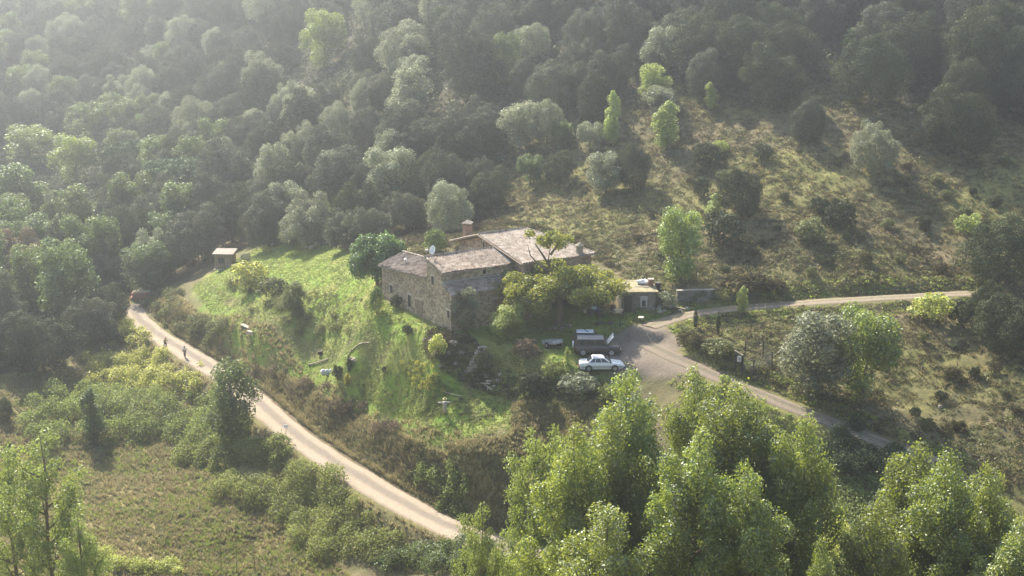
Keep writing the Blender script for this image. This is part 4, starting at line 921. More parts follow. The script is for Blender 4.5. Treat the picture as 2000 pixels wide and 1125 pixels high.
for (a, b, rr) in ((hv(-3.9, 8.6, 22.56), hv(-3.9, 15, 22.56), 0.13), (hv(-0.5, -0.2, 21.62), hv(-0.5, 8.6, 21.62), 0.12), (hv(-3.9, 15, 22.56), hv(5.85, 18.25, 21.1), 0.11), (hv(-12.1, 2.95, 19.55), hv(-0.5, 2.95, 20.42), 0.1)):
    MB().tube([a, b], rr, 6).build('ridge_tiles', M_TILE2, house)
def beam(a, b, w, h, name, mat, parent=house):
    A, B_ = Vector(a), Vector(b); d = (B_ - A).normalized(); sd = d.cross(Vector((0, 0, 1))).normalized() * w / 2; up = Vector((0, 0, h))
    V = [A - sd, A + sd, A + sd + up, A - sd + up, B_ - sd, B_ + sd, B_ + sd + up, B_ - sd + up]
    return MB().add(V, [(0, 1, 2, 3), (4, 5, 6, 7), (0, 1, 5, 4), (1, 2, 6, 5), (2, 3, 7, 6), (3, 0, 4, 7)]).build(name, mat, parent)
beam(hv(-0.4, 8.5, 21.62), hv(3.6, 8.5, 20.68), 0.28, 0.06, 'flashing', M_METAL)
beam(hv(3.45, 0.0, 19.45), hv(3.45, 8.6, 19.45), 0.22, 0.06, 'flashing', M_METAL)
beam(hv(5.75, 8.5, 20.80), hv(-3.9, 8.5, 22.28), 0.16, 0.12, 'verge_board', M_WOOD)
beam(hv(-11.0, 8.5, 20.2), hv(-3.9, 8.5, 22.28), 0.16, 0.12, 'verge_board', M_WOOD)
MB().tube([hv(-10.5, 8.8, 15.5), hv(-10.5, 8.8, 20.35)], 0.08, 6).build('porch_post', M_WOODP, house)
def opening(name, s, z, w, h, plane_t=None, plane_s=None, lint=True):
    def q(a, zz, out): return hv(a, plane_t - out, zz) if plane_t is not None else hv(plane_s + out, a, zz)
    def slab(a0, a1, z0, z1, o0, o1):
        V = [q(a0, z0, o0), q(a1, z0, o0), q(a1, z1, o0), q(a0, z1, o0), q(a0, z0, o1), q(a1, z0, o1), q(a1, z1, o1), q(a0, z1, o1)]
        return (V, [(0, 1, 2, 3), (4, 5, 6, 7), (0, 1, 5, 4), (1, 2, 6, 5), (2, 3, 7, 6), (3, 0, 4, 7)])
    p_ = MB().add(*slab(s - w / 2, s + w / 2, z - h / 2, z + h / 2, -0.2, 0.02)).build(name, M_DARK if name == 'window' else M_WOOD, house)
    if lint:
        MB().add(*slab(s - w / 2 - 0.15, s + w / 2 + 0.15, z + h / 2, z + h / 2 + 0.18, -0.1, 0.05)).build('lintel', M_LINTEL, p_)
        fr_ = MB()
        for a in (s - w / 2 - 0.08, s + w / 2): fr_.add(*slab(a, a + 0.08, z - h / 2, z + h / 2, -0.1, 0.045))
        fr_.build('frame', M_LINTEL if name == 'window' else M_WOOD, p_)
    return p_
opening('window', -9.35, 15.9, 0.75, 0.95, plane_t=0); opening('window', -4.75, 15.55, 0.8, 1.4, plane_t=0)
opening('door', -2.2, 15.2, 1.1, 2.1, plane_t=0); opening('window', 1.0, 19.2, 0.6, 0.95, plane_t=0); opening('window', 4.55, 16.2, 0.55, 0.8, plane_t=0)
opening('window', -3.4, 21.3, 0.5, 0.7, plane_t=9.0); opening('window', -6.5, 19.9, 0.6, 0.6, plane_t=9.0)
opening('window', 5.2, 20.0, 0.4, 0.5, plane_s=3.3, lint=False)
opening('door', 6.0, 16.2, 1.1, 2.1, plane_s=5.1); opening('window', 2.5, 16.8, 0.7, 0.9, plane_s=5.1)
ch = MB().box(hv(-8.6, 9.75, 21.2), (0.9, 0.8, 2.8), rz=HA).build('chimney', M_BRICK, house); ch['label'] = 'square brick chimney with a little tiled hat'
for a in (-.38, .38):
    for b_ in (-.33, .33): MB().box(hv(-8.6 + a, 9.75 + b_, 22.72), (0.16, 0.16, 0.26), rz=HA).build('chimney_pillar', M_BRICK, ch)
c_ = hv(-8.6, 9.75, 22.85); V = [(c_[0] + x, c_[1] + y, c_[2]) for x, y in ((-.75, -.4), (.4, -.75), (.75, .4), (-.4, .75))] + [(c_[0], c_[1], c_[2] + 0.42)]
MB().add(V, [(0, 1, 2, 3), (0, 1, 4), (1, 2, 4), (2, 3, 4), (3, 0, 4)]).build('chimney_hat', M_TILE2, ch)
c2 = MB().lathe([(0.42, 0), (0.4, 1.3), (0.5, 1.35), (0.5, 1.5), (0.16, 1.75)], hv(5.0, 16.6, 20.5), 10).build('chimney', M_ROCK, house); c2['label'] = 'stubby round stone chimney at the roof corner'
vp = MB().lathe([(0.09, -0.3), (0.09, 0.55)], hv(-8.0, 1.2, 18.95), 8).build('vent_pipe', M_METAL, house)
MB().lathe([(0.2, 0.55), (0.2, 0.68), (0.04, 0.8)], hv(-8.0, 1.2, 18.95), 10).build('vent_cap', M_WHITE, vp)
dpos = Vector(hv(0.1, 0.5, 21.55)) + Vector((HB[0], HB[1], HZ))
dish = thing('satellite_dish', 'white satellite dish on a short mast above the gable ridge', 'satellite dish', tuple(dpos))
MB().tube([(0, 0, -0.15), (0, 0, 0.75)], 0.035, 6).build('mast', M_METAL, dish)
db = MB(); db.lathe([(0.05, 0.16), (0.25, 0.11), (0.42, 0.03), (0.48, -0.04), (0.44, -0.02), (0.25, 0.07), (0.02, 0.12)], (0, 0, 0), 18)
dd = db.build('reflector', M_WHITE, dish, (0, -0.06, 0.85), smooth=True); dd.rotation_euler = Vector((-0.55, -0.75, 0.35)).to_track_quat('-Z', 'Y').to_euler(); dd.scale = (0.85, 1.05, 1)
MB().tube([(0, 0, 0.65), (-0.35, -0.45, 0.75), (-0.55, -0.5, 0.92)], 0.02, 5).build('feed_arm', M_METAL, dish)
MB().box((-0.62, -0.48, 0.92), (0.34, 0.12, 0.2)).build('receiver', M_WHITE, dish)

# ------------------------------------------------------------------ walnut and fig
def custom_tree(name, label, px, py, blobs, n, size, seed, leaf, tmb, **kw):
    q = ground(px, py); r = thing(name, label, 'tree', tuple(q)); me = crown_mesh(name + '_crown', blobs, n, size, seed, **kw)
    link('crown', me, LM[leaf], r); tmb.build('trunk', M_BARK, r, smooth=True); return r
g = random.Random(900); b = []
for i in range(95):
    a = g.uniform(0, 6.28); rr = 6.7 * math.sqrt(g.uniform(0.03, 1)); z = 3.95 + 1.9 * (1 - (rr / 7) ** 2) + g.uniform(-1.7, 0.6); s = g.uniform(0.8, 1.3); b.append((rr * math.cos(a) - 0.1, rr * math.sin(a) * 0.8, z, s * 1.15, s * 1.15, s * 0.8))
for i in range(34):
    a = g.uniform(0, 6.28); rr = 4.8 * math.sqrt(g.random()); b.append((rr * math.cos(a), rr * math.sin(a) * .8, g.uniform(3.7, 5.4), 1.1, 1.1, .8))
for i in range(15): b.append((-0.9 + g.gauss(0, 1.05), g.gauss(0, 0.9), 9.3 + g.gauss(0, 0.85), 0.7, 0.7, 0.55))
tb = MB(); tb.tube([(0, 0, -0.5), (0.05, 0, 1.0), (0.15, 0, 2.2), (0.0, 0, 3.4)], [0.62, 0.45, 0.40, 0.34], 10)
for i in range(10):
    a = i * 0.63 + 0.2; e = (5.6 * math.cos(a), 4.4 * math.sin(a), 5.4 + g.uniform(-.6, .6)); tb.tube([(0, 0, 3.1), (e[0] * .4, e[1] * .4, 4.4), e], [0.22, 0.13, 0.03], 6)
for P in (((-.2, 0, 3.3), (-0.7, 0, 5.6), (-1.1, 0, 7.4), (-0.8, 0, 9.6)), ((-1.0, 0, 6.6), (-1.9, .2, 8.0), (-2.6, .2, 9.0)), ((-0.9, 0, 5.9), (-2.3, -.2, 6.9), (-3.1, -.3, 7.8), (-3.4, -.3, 9.0)), ((-0.9, 0, 7.8), (-0.2, .2, 8.8), (0.3, .2, 10.0))): tb.tube(P, [0.16, 0.1, 0.06, 0.02][:len(P)], 6)
custom_tree('walnut_tree', 'wide walnut tree with yellow-green canopy and bare upper branches beside the farmhouse', 1090, 632, b, 50000, 0.24, 901, 'walnut', tb, inner=0.6, shell=0.75, up=0.3, jit=0.8)
b = [(0, 0, 3.7, 2.7, 2.5, 2.0)] + ell_blobs((0, 0, 3.6), (3.5, 3.1, 2.9), 36, 0.9, 902, low=-0.75, bump=0.84)
custom_tree('fig_tree', 'rounded glossy green fig tree at the left end of the farmhouse', 737, 562, b, 15000, 0.30, 903, 'fig', trunk_mb(4.2, 0.26, 904, 6), fuzz=0.14, inner=0.8, shell=0.45, up=0.4)

# ------------------------------------------------------------------ sheds
q = ground(1213, 612); sz = float(H(q[0] + 1.9, q[1] + 0.4)) - 0.1
shed = thing('stone_shed', 'small stone shed with mossy flat roof on the right of the parking place', 'shed', (q[0], q[1] + 0.15, sz), R(6))
M_SHED = stone_mat('dark_shed_stone', (0.13, 0.13, 0.12), (0.25, 0.24, 0.22), (0.17, 0.165, 0.15), 2.4, moss=(0.06, 0.08, 0.035))
MB().box((1.95, 1.7, 0.75), (3.9, 3.4, 3.0), tilt=None).build('wall', M_SHED, shed)
mm = solid('mossy_straw_roof', (0.26, 0.22, 0.13), 0.95, var=0.45, scale=1.4, bump=0.6)
rf = MB().add([(-.2, -.25, 2.28), (4.1, -.25, 2.2), (4.1, 3.6, 2.6), (-.2, 3.6, 2.68), (-.2, -.25, 2.44), (4.1, -.25, 2.36), (4.1, 3.6, 2.76), (-.2, 3.6, 2.84)], [(0, 1, 2, 3), (4, 5, 6, 7), (0, 1, 5, 4), (1, 2, 6, 5), (2, 3, 7, 6), (3, 0, 4, 7)]).build('roof', mm, shed)
MB().box((2.55, -0.015, 1.2), (0.8, 0.06, 1.25)).build('window', M_METAL, shed)
MB().box((2.55, -0.055, 1.0), (0.4, 0.04, 0.7)).build('pane', M_DARK, shed.children[-1])
MB().box((0.75, -0.02, 1.0), (0.9, 0.06, 1.9)).build('door', M_DARK, shed)
MB().tube([(-0.08, -0.1, 0), (-0.08, -0.1, 2.25)], 0.07, 6).build('corner_post', M_WOODP, shed)
q = ground(437, 527); hut = thing('wooden_hut', 'small plank hut with pale flat roof at the wood edge left of the lawn', 'hut', tuple(q), R(-4))
MB().box((0, 1.2, 1.15), (2.7, 2.3, 2.5)).build('wall', M_WOOD, hut)
MB().add([(-1.65, -.2, 2.42), (1.6, -.2, 2.42), (1.6, 2.6, 2.72), (-1.65, 2.6, 2.72), (-1.65, -.2, 2.5), (1.6, -.2, 2.5), (1.6, 2.6, 2.8), (-1.65, 2.6, 2.8)], [(0, 1, 2, 3), (4, 5, 6, 7), (0, 1, 5, 4), (1, 2, 6, 5), (2, 3, 7, 6), (3, 0, 4, 7)]).build('roof', solid('pale_roof_sheet', (0.20, 0.165, 0.135), 0.8), hut)
MB().box((-0.35, 0.03, 1.45), (0.9, 0.06, 0.8)).build('window', M_DARK, hut)
MB().box((0.75, 0.03, 0.9), (0.75, 0.06, 1.8)).build('door', solid('hut_door_boards', (0.30, 0.22, 0.16), 0.9), hut)
bd = MB()
for k in range(9): bd.box((-1.3 + k * 0.325, 0.035, 1.15), (0.03, 0.04, 2.4))
bd.build('batten', M_WOODP, hut); MB().box((0, -0.1, 0.06), (2.9, 0.3, 0.12)).build('sill_beam', M_WOODP, hut)

# ------------------------------------------------------------------ fences, sign frame, walls
def post_fence(name, label, pts, h, mat, mesh=True, gauge=0.14, pr=0.05, sub=None):
    W3 = [ground(*p) for p in pts]; r = thing(name, label, 'fence', tuple(W3[0])); o0 = np.array(W3[0]); wires = MB()
    for i, q in enumerate(W3):
        d = q - o0; MB().tube([(d[0], d[1], d[2] - .3), (d[0], d[1], d[2] + h)], pr, 6).build('post', mat, r)
        if i:
            p_ = W3[i - 1] - o0; n_ = int(h / gauge) if mesh else 3
            for k in range(n_ + 1):
                z = h * (k + 0.3) / (n_ + 0.6); wires.tube([(p_[0], p_[1], p_[2] + z), (d[0], d[1], d[2] + z)], 0.008, 3, cap=False)
            if mesh:
                L_ = np.linalg.norm(d[:2] - p_[:2]); c = int(L_ / gauge)
                for k in range(1, c):
                    e = p_ + (d - p_) * k / c; wires.tube([(e[0], e[1], e[2]), (e[0], e[1], e[2] + h)], 0.007, 3, cap=False)
    wires.build('wire_mesh' if mesh else 'wires', M_TRIMW, r); return r
post_fence('wire_fence', 'wire mesh fence on dark posts beside the driveway with the notice frame', [(1450,730),(1471,738),(1507,722),(1490,700),(1455,700)], 1.9, M_BLACK, pr=0.06)
post_fence('wire_fence', 'thin mesh pen on wooden posts on the bank above the track', [(1316,580),(1345,577),(1375,577),(1408,574),(1400,556),(1360,553),(1326,556)], 1.5, M_WOOD, gauge=0.3)
wq = ground(1322, 590); we = ground(1396, 584); wl = thing('stone_wall', 'low dark retaining wall under the mesh pen above the track', 'wall', tuple(wq)); d = we - wq
L_ = np.linalg.norm(d[:2]); an = math.atan2(d[1], d[0]); wb = MB().box((d[0] / 2, d[1] / 2 + .2, 0.35 + d[2] / 2), (L_, 0.5, 1.6), rz=an).build('stonework', M_SHED, wl)
MB().box((d[0] / 2, d[1] / 2 + .2, 1.19 + d[2] / 2), (L_ + 0.1, 0.56, 0.08), rz=an).build('coping', M_ROCK, wl)
qa, qb = ground(1436, 722), ground(1448, 730); sf = thing('notice_frame', 'dark goalpost-shaped frame holding a small white notice beside the driveway', 'sign', tuple(qa)); d = qb - qa
for e in ((0, 0, 0), tuple(d)): MB().tube([(e[0], e[1], e[2] - .3), (e[0], e[1], e[2] + 1.95)], 0.07, 8).build('post', M_BLACK, sf)
MB().tube([(-.15, .05, 2.05), (d[0] + .1, d[1], d[2] + 1.98)], 0.06, 6).build('crossbar', M_WOODP, sf)
MB().box((d[0] * .55, d[1] * .55 - .05, d[2] * .55 + 1.42), (0.42, 0.04, 0.58)).build('notice_board', M_WHITE, sf)
MB().box((d[0] * .55, d[1] * .55 - .075, d[2] * .55 + 1.42), (0.2, 0.006, 0.26)).build('notice_panel', M_METAL, sf.children[-1])
q = ground(559, 852); sg = thing('road_marker', 'small white plate on a thin post at the near edge of the pale road', 'marker', tuple(q))
MB().tube([(0, 0, -.3), (0, 0, 1.35)], 0.035, 6).build('post', M_METAL, sg); MB().box((0, -.04, 1.25), (0.5, 0.03, 0.32), rz=-.3).build('plate', M_WHITE, sg)
for (px, py, hh, lab) in ((672, 940, 1.0, 'thin dark stake at the near edge of the pale road'), (1240, 630, 0.8, 'short dark post standing on the grass before the stone shed')):
    q = ground(px, py); o_ = MB().tube([(0, 0, -.2), (0.03, 0, hh * .6), (0.0, 0.02, hh)], [0.05, 0.045, 0.03], 6).build('stake', M_WOOD, loc=tuple(q)); tag(o_, lab, 'stake')

# ------------------------------------------------------------------ smaller things
def rock(px, py, sx, sy, sz_, label, mat=M_ROCK, name='rock', cat='rock', seed=1):
    g = random.Random(seed); q = ground(px, py); mb = MB(); random.seed(seed); mb.blob((0, 0, sz_ * .3), (sx, sy, sz_), 9, 6, 0.22)
    o_ = mb.build(name, mat, loc=tuple(q)); o_.rotation_euler[2] = g.uniform(0, 3); return tag(o_, label, cat)
M_DKROCK = stone_mat('dark_rock', (0.08, 0.07, 0.06), (0.18, 0.16, 0.14), (0.07, 0.06, 0.05), 2.0)
rock(1170, 633, .55, .35, .22, 'flat dark rock on the turf edge above the dark off-roader', M_DKROCK, seed=3)
rock(1192, 632, .5, .35, .18, 'flat dark rock right of its twin on the turf edge of the parking place', M_DKROCK, seed=4)
rock(1212, 635, .3, .2, .12, 'little dark rock alone on the grass before the stone shed', M_DKROCK, seed=5)
rock(690, 703, .8, .5, .25, 'pale flat boulder in the grass behind the dark narrow conifer', seed=6)
rock(1836, 796, .3, .25, .2, 'small pale stone lying on the dark scrub slope at right', seed=8)
rock(1746, 744, .16, .14, .12, 'tiny bright stone on the scrub slope right of the fresh green tree', seed=9)
for k, (px, py, s_) in enumerate([(846,668,.8),(862,662,.6),(885,672,.75),(900,690,.6),(876,690,.55),(852,690,.6),(950,735,.6),(975,745,.7),(890,712,.5),(830,664,.5),(910,727,.55),(860,716,.4)]):
    s_ *= .7; o_ = rock(px, py, s_, s_ * .75, s_ * .6, 'weathered pale rock poking from the overgrown bank below the lawn', seed=20 + k); o_['group'] = 'rocks of the overgrown bank'
st = thing('stone_steps', 'pale stone steps climbing the overgrown bank to the lawn', 'steps', tuple(ground(918, 724)))
S0 = ground(918, 724)
for k in range(9):
    q = ground(918 + 24 * k / 8, 724 - 44 * k / 8) - S0; MB().box((q[0], q[1], q[2] + 0.05), (1.05, 0.42, 0.24), rz=0.15 + 0.06 * (k % 3)).build('step', M_LINTEL, st, bevel=0.02)
# scarecrow
q = ground(869, 812); sc_ = thing('scarecrow', 'ragged scarecrow with outstretched arms in the lower garden', 'scarecrow', tuple(q), R(6))
M_RAG = solid('faded_grey_cloth', (0.40, 0.36, 0.32), 0.95); M_STRAWM = solid('straw_hat_weave', (0.42, 0.33, 0.18), 0.9)
MB().tube([(0, 0, -.2), (0, 0, 1.75)], 0.04, 6).build('pole', M_WOOD, sc_); MB().tube([(-.85, 0, 1.5), (0, 0, 1.46), (.85, 0, 1.52)], [.03, .035, .03], 6).build('crossbar', M_WOODP, sc_)
cb = MB(); cb.tube([(0, 0, .35), (0.02, 0, .6), (0, 0, .95), (0, 0, 1.3), (0, 0, 1.55)], [.2, .17, .2, .26, .16], 10); cb.tube([(-.72, 0, 1.46), (-.4, 0, 1.43), (0, 0, 1.42), (.4, 0, 1.43), (.72, 0, 1.47)], [.07, .09, .14, .09, .07], 8)
cb.build('coat', M_RAG, sc_, smooth=True); random.seed(5); MB().blob((0, 0, 1.78), (.12, .12, .15), 10, 7).build('head', M_WOODP, sc_, smooth=True)
MB().lathe([(0.24, 1.84), (0.22, 1.86), (0.12, 1.88), (0.11, 1.98), (0.03, 2.02)], (0, 0, 0), 12).build('hat', M_STRAWM, sc_)
# bench slabs
q = ground(474, 640); bn = thing('stone_bench', 'long slab bench on blocks along the grass path', 'bench', tuple(q), R(-52))
MB().box((1.1, 0, .42), (2.6, .55, .1)).build('seat', M_LINTEL, bn, bevel=0.015)
for x in (.15, 2.1): MB().box((x, 0, .12), (.3, .45, .5)).build('leg', M_ROCK, bn)
q = ground(491, 653); o_ = MB().box((0, 0, .22), (1.1, .6, .5), rz=-.6).build('stone_block', M_LINTEL, loc=tuple(q), bevel=0.03); tag(o_, 'squared pale stone block at the lower end of the slab bench', 'stone block')
# trailer
q = ground(1079, 678); tr = thing('tipped_trailer', 'rusty two-wheeled trailer tipped on the grass left of the parked cars', 'trailer', tuple(q), R(122))
M_BED = solid('rusty_planks', (0.42, 0.22, 0.15), 0.9, scale=4)
def tilt(p, a=-0.22): return (p[0] * math.cos(a) - p[2] * math.sin(a), p[1], p[0] * math.sin(a) + p[2] * math.cos(a) + .42)
def tbox(c, d):
    V = [tilt((c[0] + sx * d[0] / 2, c[1] + sy * d[1] / 2, c[2] + sz2 * d[2] / 2)) for sz2 in (-1, 1) for sx, sy in ((-1, -1), (1, -1), (1, 1), (-1, 1))]
    return (V, [(3, 2, 1, 0), (4, 5, 6, 7), (0, 1, 5, 4), (1, 2, 6, 5), (2, 3, 7, 6), (3, 0, 4, 7)])
MB().add(*tbox((0, 0, 0), (2.1, 1.25, .06))).build('bed', M_BED, tr)
for c, d in (((0, .64, .2), (2.1, .05, .36)), ((0, -.64, .2), (2.1, .05, .36)), ((-1.03, 0, .2), (.05, 1.22, .36)), ((1.03, 0, .2), (.05, 1.22, .36))): MB().add(*tbox(c, d)).build('side_board', M_METAL, tr)
for s_ in (-.35, .35): MB().tube([tilt((1.0, s_, -.08)), tilt((2.5, s_ * .8, -.02))], .04, 6).build('shaft', M_WHITE, tr)
for s_ in (-1, 1):
    w_ = MB().lathe([(.30, -.07), (.33, -.04), (.33, .04), (.30, .07), (.15, .05)], (-.1, s_ * .78, .33), 16, 'Y').build('wheel', M_BLACK, tr); MB().lathe([(.15, -.08), (.15, .08)], (-.1, s_ * .78, .33), 10, 'Y').build('rim', M_METAL, w_)
# garden chairs at the wood edge
def chair():
    r = thing('garden_chair', '', 'chair'); MB().box((0, 0, .43), (.5, .48, .05)).build('seat', M_WHITE, r, bevel=.01); MB().box((0, .25, .72), (.5, .05, .5), tilt=('X', -.15)).build('backrest', M_WHITE, r, bevel=.01)
    for x in (-.22, .22):
        for y in (-.2, .2): MB().box((x, y, .21), (.05, .05, .42)).build('leg', M_WHITE, r)
    for x in (-.27, .27): MB().box((x, 0, .64), (.05, .42, .04)).build('armrest', M_WHITE, r)
    return r
def dup(root, loc, rz, label):
    r = root.copy(); COL.objects.link(r); r.location = loc; r.rotation_euler = (0, 0, rz); r['label'] = label
    for c in root.children:
        k = c.copy(); COL.objects.link(k); k.parent = r
    return r
c0 = chair(); c0.location = ground(586, 475); c0.rotation_euler = (0, 0, .3); c0['label'] = 'white garden chair, leftmost in the row at the far lawn edge'; c0['group'] = 'white chairs at the far lawn edge'
dup(c0, ground(594, 475), -.2, 'white garden chair second from left at the far lawn edge'); dup(c0, ground(605, 474), .5, 'white garden chair nearest the rubble heap at the far lawn edge')
# rubble heap with boards
def heap(name, label, cat, px, py, n, sx, sy, r0, r1, mat, seed, boards=0, bmat=M_WOODP):
    g = random.Random(seed); random.seed(seed); q = ground(px, py); r = thing(name, label, cat, tuple(q)); mb = MB()
    for k in range(n):
        x, y = g.gauss(0, sx), g.gauss(0, sy); z = float(H(q[0] + x, q[1] + y)) - q[2]; s_ = g.uniform(r0, r1); mb.blob((x, y, z + s_ * .4 + .35 * max(0, 1 - math.hypot(x / sx, y / sy))), (s_, s_ * g.uniform(.6, 1), s_ * .6), 7, 5, .2)
        mb.build('stone', mat, r); mb = MB()
    for k in range(boards):
        x, y = g.gauss(0, sx), g.gauss(0, sy); z = float(H(q[0] + x, q[1] + y)) - q[2] + .4; MB().box((x, y, z), (g.uniform(1.2, 2.2), .16, .06), rz=g.uniform(-.8, .8), tilt=('Y', g.uniform(-.3, .3))).build('board', bmat, r)
    return r
heap('rubble_heap', 'heap of pale stones and boards at the far edge of the lawn', 'rubble', 636, 476, 22, 1.7, .7, .2, .5, M_LINTEL, 31, 7)
heap('rubble_heap', 'scatter of pale stones right of the steps at the foot of the bank', 'rubble', 954, 752, 10, .8, .4, .12, .3, M_LINTEL, 32, 1)
heap('rubble_heap', 'stony debris and pale branches beside the stone shed', 'rubble', 1308, 604, 18, 1.0, .7, .15, .4, M_ROCK, 33, 5)
heap('rubble_heap', 'stones around the foot of the walnut tree', 'rubble', 1095, 640, 12, 1.0, .3, .12, .3, M_ROCK, 34)
# stack by the road end
q = ground(276, 582); sk = thing('timber_stack', 'stack of reddish and pale boards at the dark end of the dirt road', 'stack', tuple(q), R(8))
for k, (m_, wd, dx) in enumerate(((M_RUST, 3.0, 0), (M_WOOD, 2.8, .1), (M_RUST, 2.6, -.1), (M_WOODP, 2.5, .1))): MB().box((dx, 0, .2 + k * .3), (wd, 1.4, .26), rz=.03 * k).build('board_layer', m_, sk)
# things round the shed
q = ground(1147, 608); tbx = thing('garden_table', 'pale-topped garden table in the shade right of the walnut trunk', 'table', tuple(q))
MB().box((0, 0, .74), (1.3, .8, .05)).build('tabletop', M_LINTEL, tbx)
for x in (-.58, .58):
    for y in (-.33, .33): MB().box((x, y, .36), (.06, .06, .72)).build('leg', M_WOOD, tbx)
q = ground(1143, 611); o_ = MB().lathe([(.14, 0), (.2, .32), (.21, .32), (.19, .3), (.13, .03)], n=12).build('bucket', M_WHITE, loc=tuple(q)); tag(o_, 'white bucket on the ground in front of the garden table', 'bucket')
q = ground(1162, 614); mp_ = thing('quad_bike', 'dark quad bike partly under a pale blue cover near the garden table', 'quad bike', tuple(q), R(15))
MB().blob((0, 0, .55), (.75, .38, .28), 12, 7).build('body', solid('dark_blue_paint', (0.05, 0.06, 0.12), 0.4), mp_, smooth=True)
for x in (-.5, .5):
    for y in (-.4, .4): MB().lathe([(.2, -.09), (.27, -.06), (.27, .06), (.2, .09)], (x, y, .27), 12, 'Y').build('wheel', M_BLACK, mp_)
MB().blob((-.2, 0, .78), (.42, .4, .14), 10, 6, .08).build('cover', solid('pale_blue_cloth', (0.5, 0.62, 0.72), 0.7), mp_)
MB().tube([(.45, -.35, .95), (.4, 0, .9), (.45, .35, .95)], .025, 6).build('handlebar', M_METAL, mp_)
q = ground(1175, 620); tag(MB().lathe([(.32, 0), (.36, .1), (.36, .2), (.32, .26), (.18, .24), (.18, .03)], n=14).build('tyre', solid('reddish_black_rubber', (0.06, 0.035, 0.03), 0.8), loc=tuple(q)), 'reddish-black tyre lying in front of the quad bike', 'tyre')
q = ground(1197, 612); tag(MB().lathe([(.28, 0), (.33, .3), (.33, .6), (.28, .95), (.3, .97), (.1, 1.0)], n=14).build('barrel', solid('dark_barrel', (0.09, 0.05, 0.06), 0.6), loc=tuple(q)), 'dark barrel standing left of the shed corner', 'barrel')
q = ground(1207, 617); wbq = thing('wheelbarrow', 'cream wheelbarrow leaning at the left corner of the stone shed', 'wheelbarrow', tuple(q), R(20)); M_CREAM = solid('cream_enamel', (0.62, 0.55, 0.42), 0.6)
MB().add([(-.3, -.2, .4), (.3, -.2, .4), (.3, .2, .4), (-.3, .2, .4), (-.5, -.32, .75), (.5, -.32, .75), (.5, .32, .75), (-.5, .32, .75)], [(3, 2, 1, 0), (0, 1, 5, 4), (1, 2, 6, 5), (2, 3, 7, 6), (3, 0, 4, 7)]).build('tray', M_CREAM, wbq)
MB().lathe([(.15, -.04), (.19, -.02), (.19, .02), (.15, .04)], (.6, 0, .19), 12, 'Y').build('wheel', M_BLACK, wbq)
for s_ in (-.2, .2): MB().tube([(.6, s_ * .3, .2), (-.2, s_, .4), (-.95, s_ * 1.3, .6)], .025, 6).build('handle', M_CREAM, wbq); MB().tube([(-.3, s_, .4), (-.35, s_, 0)], .025, 6).build('leg', M_CREAM, wbq)
q = ground(1252, 630); pl = thing('garden_stool', 'cream round stool on dark legs before the stone shed', 'stool', tuple(q))
MB().lathe([(.3, .5), (.34, .54), (.34, .62), (.3, .66)], n=14).build('seat', M_CREAM, pl)
for k in range(3): MB().tube([(.2 * math.cos(k * 2.1), .2 * math.sin(k * 2.1), .5), (.3 * math.cos(k * 2.1), .3 * math.sin(k * 2.1), 0)], .04, 6).build('leg', M_DARK, pl)
q = np.array([shed.location[0] + 2.7, shed.location[1] + 2.6, 0]); q[2] = sz + 2.6
random.seed(9); o_ = MB().blob((0, 0, .25), (.9, .5, .33), 10, 6, .25).build('white_tarpaulin', M_WHITE, loc=tuple(q)); tag(o_, 'crumpled white tarpaulin heaped on the back of the shed roof', 'tarpaulin')
cr = thing('crate', 'brown crate next to the white tarpaulin on the shed roof', 'crate', (q[0] + .75, q[1] - .5, q[2] - 0.02)); MB().box((0, 0, .38), (.6, .5, .7)).build('box', solid('brown_crate_boards', (.26, .14, .10), .9), cr); MB().box((0, 0, .77), (.66, .56, .05)).build('lid', M_WOODP, cr)
q2 = ground(1285, 566); tag(MB().lathe([(.3, 0), (.34, .75), (.37, .78), (.37, .86), (.1, .9)], n=12).build('bin', M_BLACK, loc=tuple(q2)), 'black bin on the bank behind the shed roof', 'bin')
for k, (dx, dy, L_, a) in enumerate(((.2, -.75, 1.7, .1), (.0, -1.0, 1.5, -.15))): tag(MB().box((0, 0, .05), (L_, .14, .06), rz=a).build('plank', M_WOODP, loc=(q[0] + dx - .3, q[1] + dy, q[2] - .06)), ('upper pale plank lying on the mossy shed roof', 'lower pale plank lying on the mossy shed roof')[k], 'plank')
# odds and ends on the lawns
for nm, lab, a, b_, r_, m_ in (('fallen_pole', 'pale pole lying across the grass above the dark narrow conifer', (682, 692), (722, 672), .06, M_WOODP), ('fallen_pole', 'grey pole lying at the left edge of the lower garden', (602, 715), (640, 704), .09, M_BARKL),
        ('fallen_pole', 'short pale pole dropped in the shade left of the walnut trunk', (1056, 608), (1070, 613), .06, M_WHITE), ('fallen_pole', 'thin straight pole along the grass beside the scarecrow lawn', (862, 765), (902, 776), .05, M_WOODP), ('fallen_pole', 'pale squared log lying at the foot of the bank bushes', (946, 755), (962, 766), .12, M_WOODP),
        ('fallen_pole', 'thin dark timber edging on the gravel in front of the white saloon car', (1217, 712), (1243, 722), .07, M_BARK)):
    A = ground(*a); B_ = ground(*b_); d = B_ - A; P = [tuple(d * k / 4 + [0, 0, 0]) for k in range(5)]; P = [(p_[0], p_[1], float(H(A[0] + p_[0], A[1] + p_[1])) - A[2] + r_ + .12) for p_ in P]
    o_ = MB().tube(P, r_, 6).build(nm, m_, loc=tuple(A)); tag(o_, lab, 'pole')
random.seed(12); q = ground(641, 732); sb = MB()
for k in range(4): sb.blob((k * .45 - .6, random.uniform(-.2, .2), .3), (.32, .28, .42), 8, 6, .15)
tag(sb.build('sacks', solid('grey_white_sack', (.5, .52, .55), .8), loc=tuple(q), smooth=True), 'grey-white sacks at the left corner of the lower garden', 'sacks')
